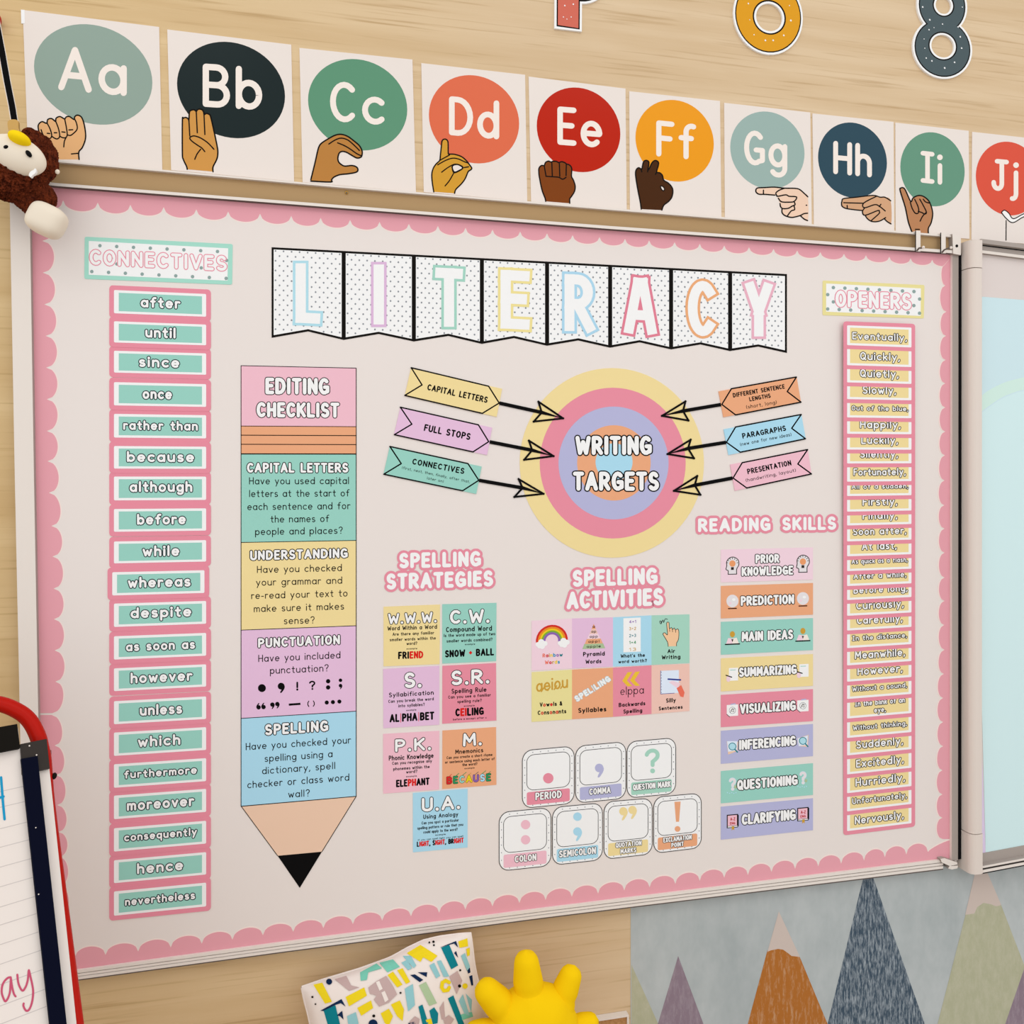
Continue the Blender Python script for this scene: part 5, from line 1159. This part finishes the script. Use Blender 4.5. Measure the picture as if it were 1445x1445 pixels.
for gy in range(8):
    for gx in range(9):
        ox, oy = 190 + gx * 128 + 30 * (gy % 2) + gy * 14, 800 + gy * 105 - gx * 24
        m = rg.choice(['p_teal', 'p_yel', 'p_mauve', 'p_aqua', 'p_sage', 'p_navy', 'p_mint'])
        k = rg.choice([[(0, 10), (45, 0), (75, 70), (30, 82)], [(0, 20), (80, 0), (90, 35), (10, 60)], [(0, 0), (30, -8), (70, 80), (40, 85)], [(0, 30), (40, 0), (80, 30), (50, 75), (10, 65)]])
        SH.append((m, [(ox + a, oy + b) for a, b in k]))
SH = [(m, p_) for m, p_ in SH if all(0.03 < pinv(*q_)[0] < .97 and 0.02 < pinv(*q_)[1] < .97 for q_ in cr(p_, *CS)) or max(b for a, b in p_) < 720]
for m, pts in SH: mb.drape(cr(pts, *CS), m)
for x, y, r, m in ((255, 388, 22, 'p_navy'), (575, 697, 34, 'p_navy'), (580, 638, 11, 'ink'), (133, 500, 8, 'ink'), (155, 552, 6, 'ink'), (985, 102, 7, 'ink'), (1015, 97, 9, 'ink'), (1018, 122, 7, 'ink'), (1205, 420, 12, 'ink'), (1210, 305, 8, 'ink'), (775, 470, 8, 'gunmetal'), (1245, 420, 20, 'p_yel')):
    (X, Y), = cr([(x, y)], *CS); mb.drape(ell(X, Y, r / 5.16, r / 5.16, n=12), m, 0.0002, 1)
mb.stroke(cr([(1130, 395), (1105, 380), (1080, 395), (1075, 430), (1090, 455), (1120, 450), (1130, 430)], *CS), 5, 'p_yel', 0.0002)
mb.drape(cr([(595, 392), (620, 382), (645, 440), (622, 455)], *CS), 'pil', 0.0004); mb.drape(cr([(635, 468), (660, 455), (688, 520), (662, 538)], *CS), 'pil', 0.0004)
cu.part('letter_print', mb)

# ------------------------------------------------------------------ yellow sun cushion
SZ = 0.125
sc_ = unproj(752, 1452, SZ)
KS = 893.0
su = Thing('sun_cushion', 'plush yellow sun cushion with stubby rays beside the letter cushion', 'cushion', (sc_.x, -SZ, BZ))
mb = MB(); nu, nv = 72, 36
R0 = 66 / KS
cs = []
for i in range(nv + 1):
    th = math.pi * i / nv
    for j in range(nu):
        ph = 2 * math.pi * j / nu
        rr = R0 * (1 + 0.018 * math.cos(8 * (ph - math.radians(95))))
        pk = 1 - 0.05 * math.cos(8 * (ph - math.radians(95))) * math.sin(th) ** 8
        cs.append(sc_ + Vector((rr * math.sin(th) * math.cos(ph), -0.052 * math.cos(th) * (math.sin(th) ** .0), rr * math.sin(th) * math.sin(ph))) * 1.0 * (1 if True else pk))
fs = [[i * nu + j, i * nu + (j + 1) % nu, (i + 1) * nu + (j + 1) % nu, (i + 1) * nu + j] for i in range(nv) for j in range(nu)]
mb.raw(cs, fs, 'sun'); su.part('body', mb, smooth=True)
tips = [((746, 1394), (741.5, 1341), 24.5), ((708, 1420), (676, 1387), 25), ((795, 1404), (811, 1362), 22), ((815, 1447), (845, 1440), 19), ((800, 1495), (832, 1520), 20), ((754, 1515), (756, 1560), 21), ((705, 1495), (672, 1525), 20), ((690, 1455), (655, 1458), 20)]
bot = None
for k, (b, tp, wd) in enumerate(tips):
    B_, T_ = unproj(*b, SZ), unproj(*tp, SZ)
    if k == 5: T_ = Vector((T_.x, T_.y, BZ + 0.001))
    d = T_ - B_; B0 = B_ - d.normalized() * 0.03; L = (T_ - B0).length
    pts = []; rad = []
    for i in range(15):
        f = i / 14; pts.append(B0 + d.normalized() * L * f)
        r = lerp(wd / KS * 1.1, wd / KS * .64, f)
        if f > .8: r *= math.sqrt(max(0.0, 1 - ((f - .8) / .2) ** 2)) if f < 1 else 0.02
        q_ = L * f - 0.030
        r *= 1 - 0.10 * math.exp(-(q_ / .006) ** 2)
        rad.append(max(r, 0.0005))
    mb = MB(); tube(mb, pts, rad, 'sun', 24); su.part('ray', mb, smooth=True)

# ------------------------------------------------------------------ plush toy on a strap
TZ = 0.075; KT = 950.0
hk = Thing('coat_hook', 'dark red round coat hook on the wall at the left edge', 'hook', unproj(-7, 27, 0), )
mb = MB(); p = unproj(-8, 27, 0.016); ellipsoid(mb, p, (0.0095, 0.012, 0.011), 'deepred#satin'); hk.part('ball', mb, smooth=True)
mb = MB(); tube(mb, [(p.x, 0, p.z), (p.x, p.y, p.z)], 0.004, 'metaldark'); hk.part('stem', mb, smooth=True)
pt = Thing('plush_toy', 'brown plush animal with a cream face and yellow beak hanging by a black strap', 'plush toy', unproj(50, 335, TZ))
def el(name, px, py, rx, ry, rd, mat, tilt=0, z=TZ, noise=0, nu=36, nv=24, parent=None):
    mb = MB(); ellipsoid(mb, unproj(px, py, z), (rx / KT, rd / KT, ry / KT), mat, Matrix.Rotation(math.radians(tilt), 3, 'Y'), nu, nv, noise)
    return pt.part(name, mb, parent=parent, smooth=noise == 0)
fur = dict(noise=.055, nu=110, nv=70)
hd_ = el('head', 16, 246, 46, 37, 40, 'fur', 12, **fur)
mb = MB()
for px, py, rx, ry in ((46, 204, 15, 20), (54, 214, 17, 24), (60, 226, 18, 25), (64, 238, 15, 22), (41, 195, 10, 14)):
    ellipsoid(mb, unproj(px, py, TZ - .012), (rx / KT, 18 / KT, ry / KT), 'fur', Matrix.Rotation(math.radians(28), 3, 'Y'), 80, 50, .06)
pt.part('hood', mb)
el('face', 24, 219, 38, 25, 20, 'cream', 22, TZ + .033, parent=hd_)
el('beak', 27.5, 196, 14.5, 9, 15, 'beak', 24, TZ + .048, parent=hd_)
el('eye', 8.5, 207.5, 3.2, 2.5, 2.5, 'black#gloss', -25, TZ + .053, parent=hd_)
el('eye', 40.5, 217, 3.2, 5.2, 3, 'black#gloss', -35, TZ + .052, parent=hd_)
mb = MB(TZ + .048); mb.slab(smooth([(40.5, 247), (43, 242), (47, 240), (50, 237.5), (51, 242), (48, 246), (46, 247), (43.5, 250)], True), 'white', TZ + .042, TZ + .048); pt.part('tuft', mb, parent=hd_)
mb = MB()
for px, py, rx, ry, tl in ((36, 274, 18, 22, 0), (46, 284, 19, 22, -30), (62, 276, 15, 20, -30)):
    ellipsoid(mb, unproj(px, py, TZ - .005), (rx / KT, 18 / KT, ry / KT), 'fur', Matrix.Rotation(math.radians(tl), 3, 'Y'), 80, 50, .05)
arm = pt.part('arm', mb)
mb = MB()
nu, nv = 40, 28; cs = []; c0 = unproj(66, 311, TZ + .008)
for i in range(nv + 1):
    th = math.pi * i / nv
    for j in range(nu):
        ph = 2 * math.pi * j / nu
        x, y, z = math.sin(th) * math.cos(ph), math.sin(th) * math.sin(ph), math.cos(th)
        sq = (abs(x) ** 3.2 + abs(z) ** 3.2 + abs(y) ** 3.2) ** (-1 / 3.2)
        v = Vector((x * sq * 24.5 / KT, y * sq * 22 / KT, z * sq * 21.5 / KT))
        cs.append(c0 + Matrix.Rotation(math.radians(24), 3, 'Y') @ v)
mb.raw(cs, [[i * nu + j, (i + 1) * nu + j, (i + 1) * nu + (j + 1) % nu, i * nu + (j + 1) % nu] for i in range(nv) for j in range(nu)], 'cream')
pt.part('paw', mb, parent=arm, smooth=True)
el('tassel', 81, 242.5, 3, 3.5, 3, 'cream', 20, TZ + .002)
stp = [(-8, 18), (-4, 38), (3, 75), (10, 115), (17, 150), (20.5, 172)]
mb = MB(TZ + .002); mb.slab([(x - 5.4, y + .4) for x, y in stp] + [(x + 5.4, y - .4) for x, y in stp[::-1]], 'ivory', TZ - .0005, TZ); mb.slab([(x - 4.3, y) for x, y in stp] + [(x + 4.3, y) for x, y in stp[::-1]], 'black', TZ, TZ + .0008)
pt.part('strap', mb)
mb = MB(); mb.slab(smooth([(11, 171), (24.5, 169.5), (26, 180), (30, 192), (30, 206), (11, 208), (12.5, 190)], True), 'tab', TZ - .004, TZ + .003); pt.part('strap_tab', mb)

# ------------------------------------------------------------------ red easel with a paper pad
AE, TH = math.radians(46.5), math.radians(24)
e1 = RGT * math.sin(AE) + FWD * math.cos(AE)
nh = RGT * math.cos(AE) - FWD * math.sin(AE)
eu = UPV * math.cos(TH) - nh * math.sin(TH)
eN = nh * math.cos(TH) + UPV * math.sin(TH)
EO = CAM + (FWD + RGT * ((60 - 722.5) / F) + UPV * ((HOR - 1080) / F)) * 1.08
def eproj(px, py, z):
    r = RGT * ((px - 722.5) / F) + FWD + UPV * ((HOR - py) / F)
    t = (EO + eN * z - CAM).dot(eN) / r.dot(eN)
    return CAM + r * t
def einv(px, py, z=0.0):
    p = eproj(px, py, z) - EO
    return p.dot(e1), p.dot(eu)
def EL(a, b, c): return EO + e1 * a + eu * b + eN * c
a_r, b_r = einv(66, 1100, -.01)
EW = 0.60
ac = a_r - EW / 2
bf = (0 - EO.z) / eu.z               # where the sloping frame reaches the floor
ez = Thing('easel', 'red tube-framed easel with a black corner bracket and navy edge strip at the lower left', 'easel', (EL(ac, bf, 0).x, EL(ac, bf, 0).y, 0))
arcp = [einv(*p_, -.012) for p_ in ((62, 1075), (58.5, 1056), (54.5, 1040), (46, 1022), (36, 1010), (24, 1002), (11, 996), (-2, 992.5))]
lo1, lo2 = einv(67, 1140, -.012), einv(106, 1445, -.012)
slp = (lo2[0] - lo1[0]) / (lo2[1] - lo1[1])
rt = [(lo1[0] + slp * (b - lo1[1]), b) for b in (bf + 0.01, -0.9, -0.5, -0.2)] + [lo1] + arcp
rt += [(-.050, .0935), (-.063, .0965), (-.08, .0985), (-.11, .099), (-.18, .099), (-.25, .099)]
full = rt + [(2 * ac - a, b) for a, b in rt[::-1]]
mb = MB(); tube(mb, [EL(a, b, -.014) for a, b in smooth(full)], 0.0098, 'deepred#gloss', 16); fr_ = ez.part('frame', mb, smooth=True, label='glossy red tube frame')
for sg in (1, -1):
    mb = MB(); aa = lo1[0] + slp * (-.15 - lo1[1]); aa = aa if sg == 1 else 2 * ac - aa
    top = EL(aa, -.12, -.03); tube(mb, [top, Vector((top.x + .0, top.y + .03, 0.0))], 0.008, 'deepred#gloss', 12); ez.part('leg', mb, smooth=True)
def quadE(mb, right, width_left, mat, c0, c1):
    """right: (a,b) points down the right side; mirrored to the left side"""
    pts = right + [(2 * ac - a, b) for a, b in right[::-1]]
    n = len(pts)
    mb.raw([EL(a, b, c1) for a, b in pts] + [EL(a, b, c0) for a, b in pts], [list(range(n - 1, -1, -1)), [n + i for i in range(n)]] + [[i, (i + 1) % n, n + (i + 1) % n, n + i] for i in range(n)], mat)
ext = lambda p, q, b: (q[0] + (q[0] - p[0]) * (b - q[1]) / (q[1] - p[1]), b)
p1, p2 = einv(69.5, 1083), einv(108, 1445)
mb = MB(); quadE(mb, [p1, ext(p1, p2, -.62)], 0, 'paper', -.006, 0.0); ez.part('board', mb)
for sg in (1, -1):
    q4 = [einv(*p_, .006) for p_ in ((29, 1050), (66, 1042.5), (70.3, 1084.5), (31, 1093))]
    if sg < 0: q4 = [(2 * ac - a, b) for a, b in q4[::-1]]
    mb = MB(); mb.raw([EL(a, b, .006) for a, b in q4] + [EL(a, b, -.02) for a, b in q4], [[0, 3, 2, 1], [4, 5, 6, 7], [0, 1, 5, 4], [1, 2, 6, 5], [2, 3, 7, 6], [3, 0, 4, 7]], 'gunmetal#satin')
    br = ez.part('corner_bracket', mb)
    if sg > 0:
        for s_ in ((41.5, 1052.5), (51.5, 1065.5)):
            mb = MB(); ellipsoid(mb, eproj(*s_, .0068), (.0011,) * 3, 'metal', nu=10, nv=6); ez.part('screw', mb, parent=br)
    q4 = [einv(*p_, .008) for p_ in ((29.8, 1071), (52.6, 1067), (93.7, 1445), (70.3, 1445))]
    q4 = [q4[0], q4[1], ext(q4[1], q4[2], -.62), ext(q4[0], q4[3], -.62)]
    if sg < 0: q4 = [(2 * ac - a, b) for a, b in q4[::-1]]
    mb = MB(); mb.raw([EL(a, b, .0095) for a, b in q4] + [EL(a, b, .004) for a, b in q4], [[0, 3, 2, 1], [4, 5, 6, 7], [0, 1, 5, 4], [1, 2, 6, 5], [2, 3, 7, 6], [3, 0, 4, 7]], 'navy')
    st = ez.part('edge_strip', mb, label='dark navy strip')
    if sg > 0:
        for s_ in ((50.5, 1168), (54.5, 1262)):
            mb = MB(); ellipsoid(mb, eproj(*s_, .0098), (.0008,) * 3, 'metal', nu=10, nv=6); ez.part('screw', mb, parent=st)
c1_, c2_ = einv(24.3, 1021.5, .012), einv(28.5, 1055.5, .012)
mb = MB(); quadE(mb, [c1_, c2_], 0, 'jet', -.004, .012); ez.part('paper_clamp', mb)
mb = MB(); ellipsoid(mb, eproj(76.5, 1095, -.012), (.003, .006, .004), 'jet', nu=12, nv=8); ez.part('knob', mb)
mb = MB(); quadE(mb, [einv(70, 1060, -.03), einv(71, 1080, -.03)], 0, 'jet', -.03, -.022); ez.part('rear_bar', mb)

pad = Thing('paper_pad', 'ruled paper pad with pink and blue handwriting clipped to the red easel', 'paper pad', EL(ac, -.55, .003))
d1, d2 = einv(28.6, 1057, .003), einv(69.6, 1445, .003)
d0 = ext(d1, d2, c1_[1] - .004)
mb = MB(); quadE(mb, [d0, ext(d1, d2, -.58)], 0, 'paper', .0003, .003); pad.part('paper', mb)
mb = MB(.0031, eproj, eN)
ys = [1109.7, 1131, 1160, 1185, 1211.6, 1238, 1265, 1289, 1315, 1341, 1368, 1396, 1420, 1447, 1474]
def rgt_x(y): return 28.6 + (y - 1057) * (41 / 388) - 1.2
for k, y in enumerate(ys):
    a, b = einv(rgt_x(y), y, .0031)
    for (aa, bb) in ((a, b),):
        mb.raw([EL(aa, bb - .0004, .00315), EL(aa, bb + .0004, .00315), EL(2 * ac - aa, bb + .0004, .00315), EL(2 * ac - aa, bb - .0004, .00315)], [[0, 1, 2, 3]], 'rule')
pad.part('ruled_lines', mb)
mb = MB(.0034, eproj, eN)
W = 2.9
for st_ in ([(15, 1379), (11, 1380), (6, 1385), (3, 1392), (2.5, 1401), (5, 1409), (7.5, 1413), (11, 1409), (14, 1400), (15, 1388), (15.3, 1380)], [(15.3, 1380), (17, 1392), (19.5, 1402), (22, 1406)], [(24.5, 1375.5), (25.5, 1385), (28, 1393), (32, 1398), (36, 1393), (39, 1384), (40.5, 1370)], [(40.8, 1369), (43, 1378), (46, 1392), (46.8, 1402), (45, 1415), (41.5, 1424), (38, 1426.5), (35, 1424), (33, 1419), (33.5, 1416)]):
    mb.stroke(smooth(st_), W, 'markpink')
for st_ in ([(1.5, 1097), (4, 1130), (6.5, 1156)], [(-5, 1127), (5, 1124)]): mb.stroke(st_, 3.6, 'markblue')
pad.part('handwriting', mb)
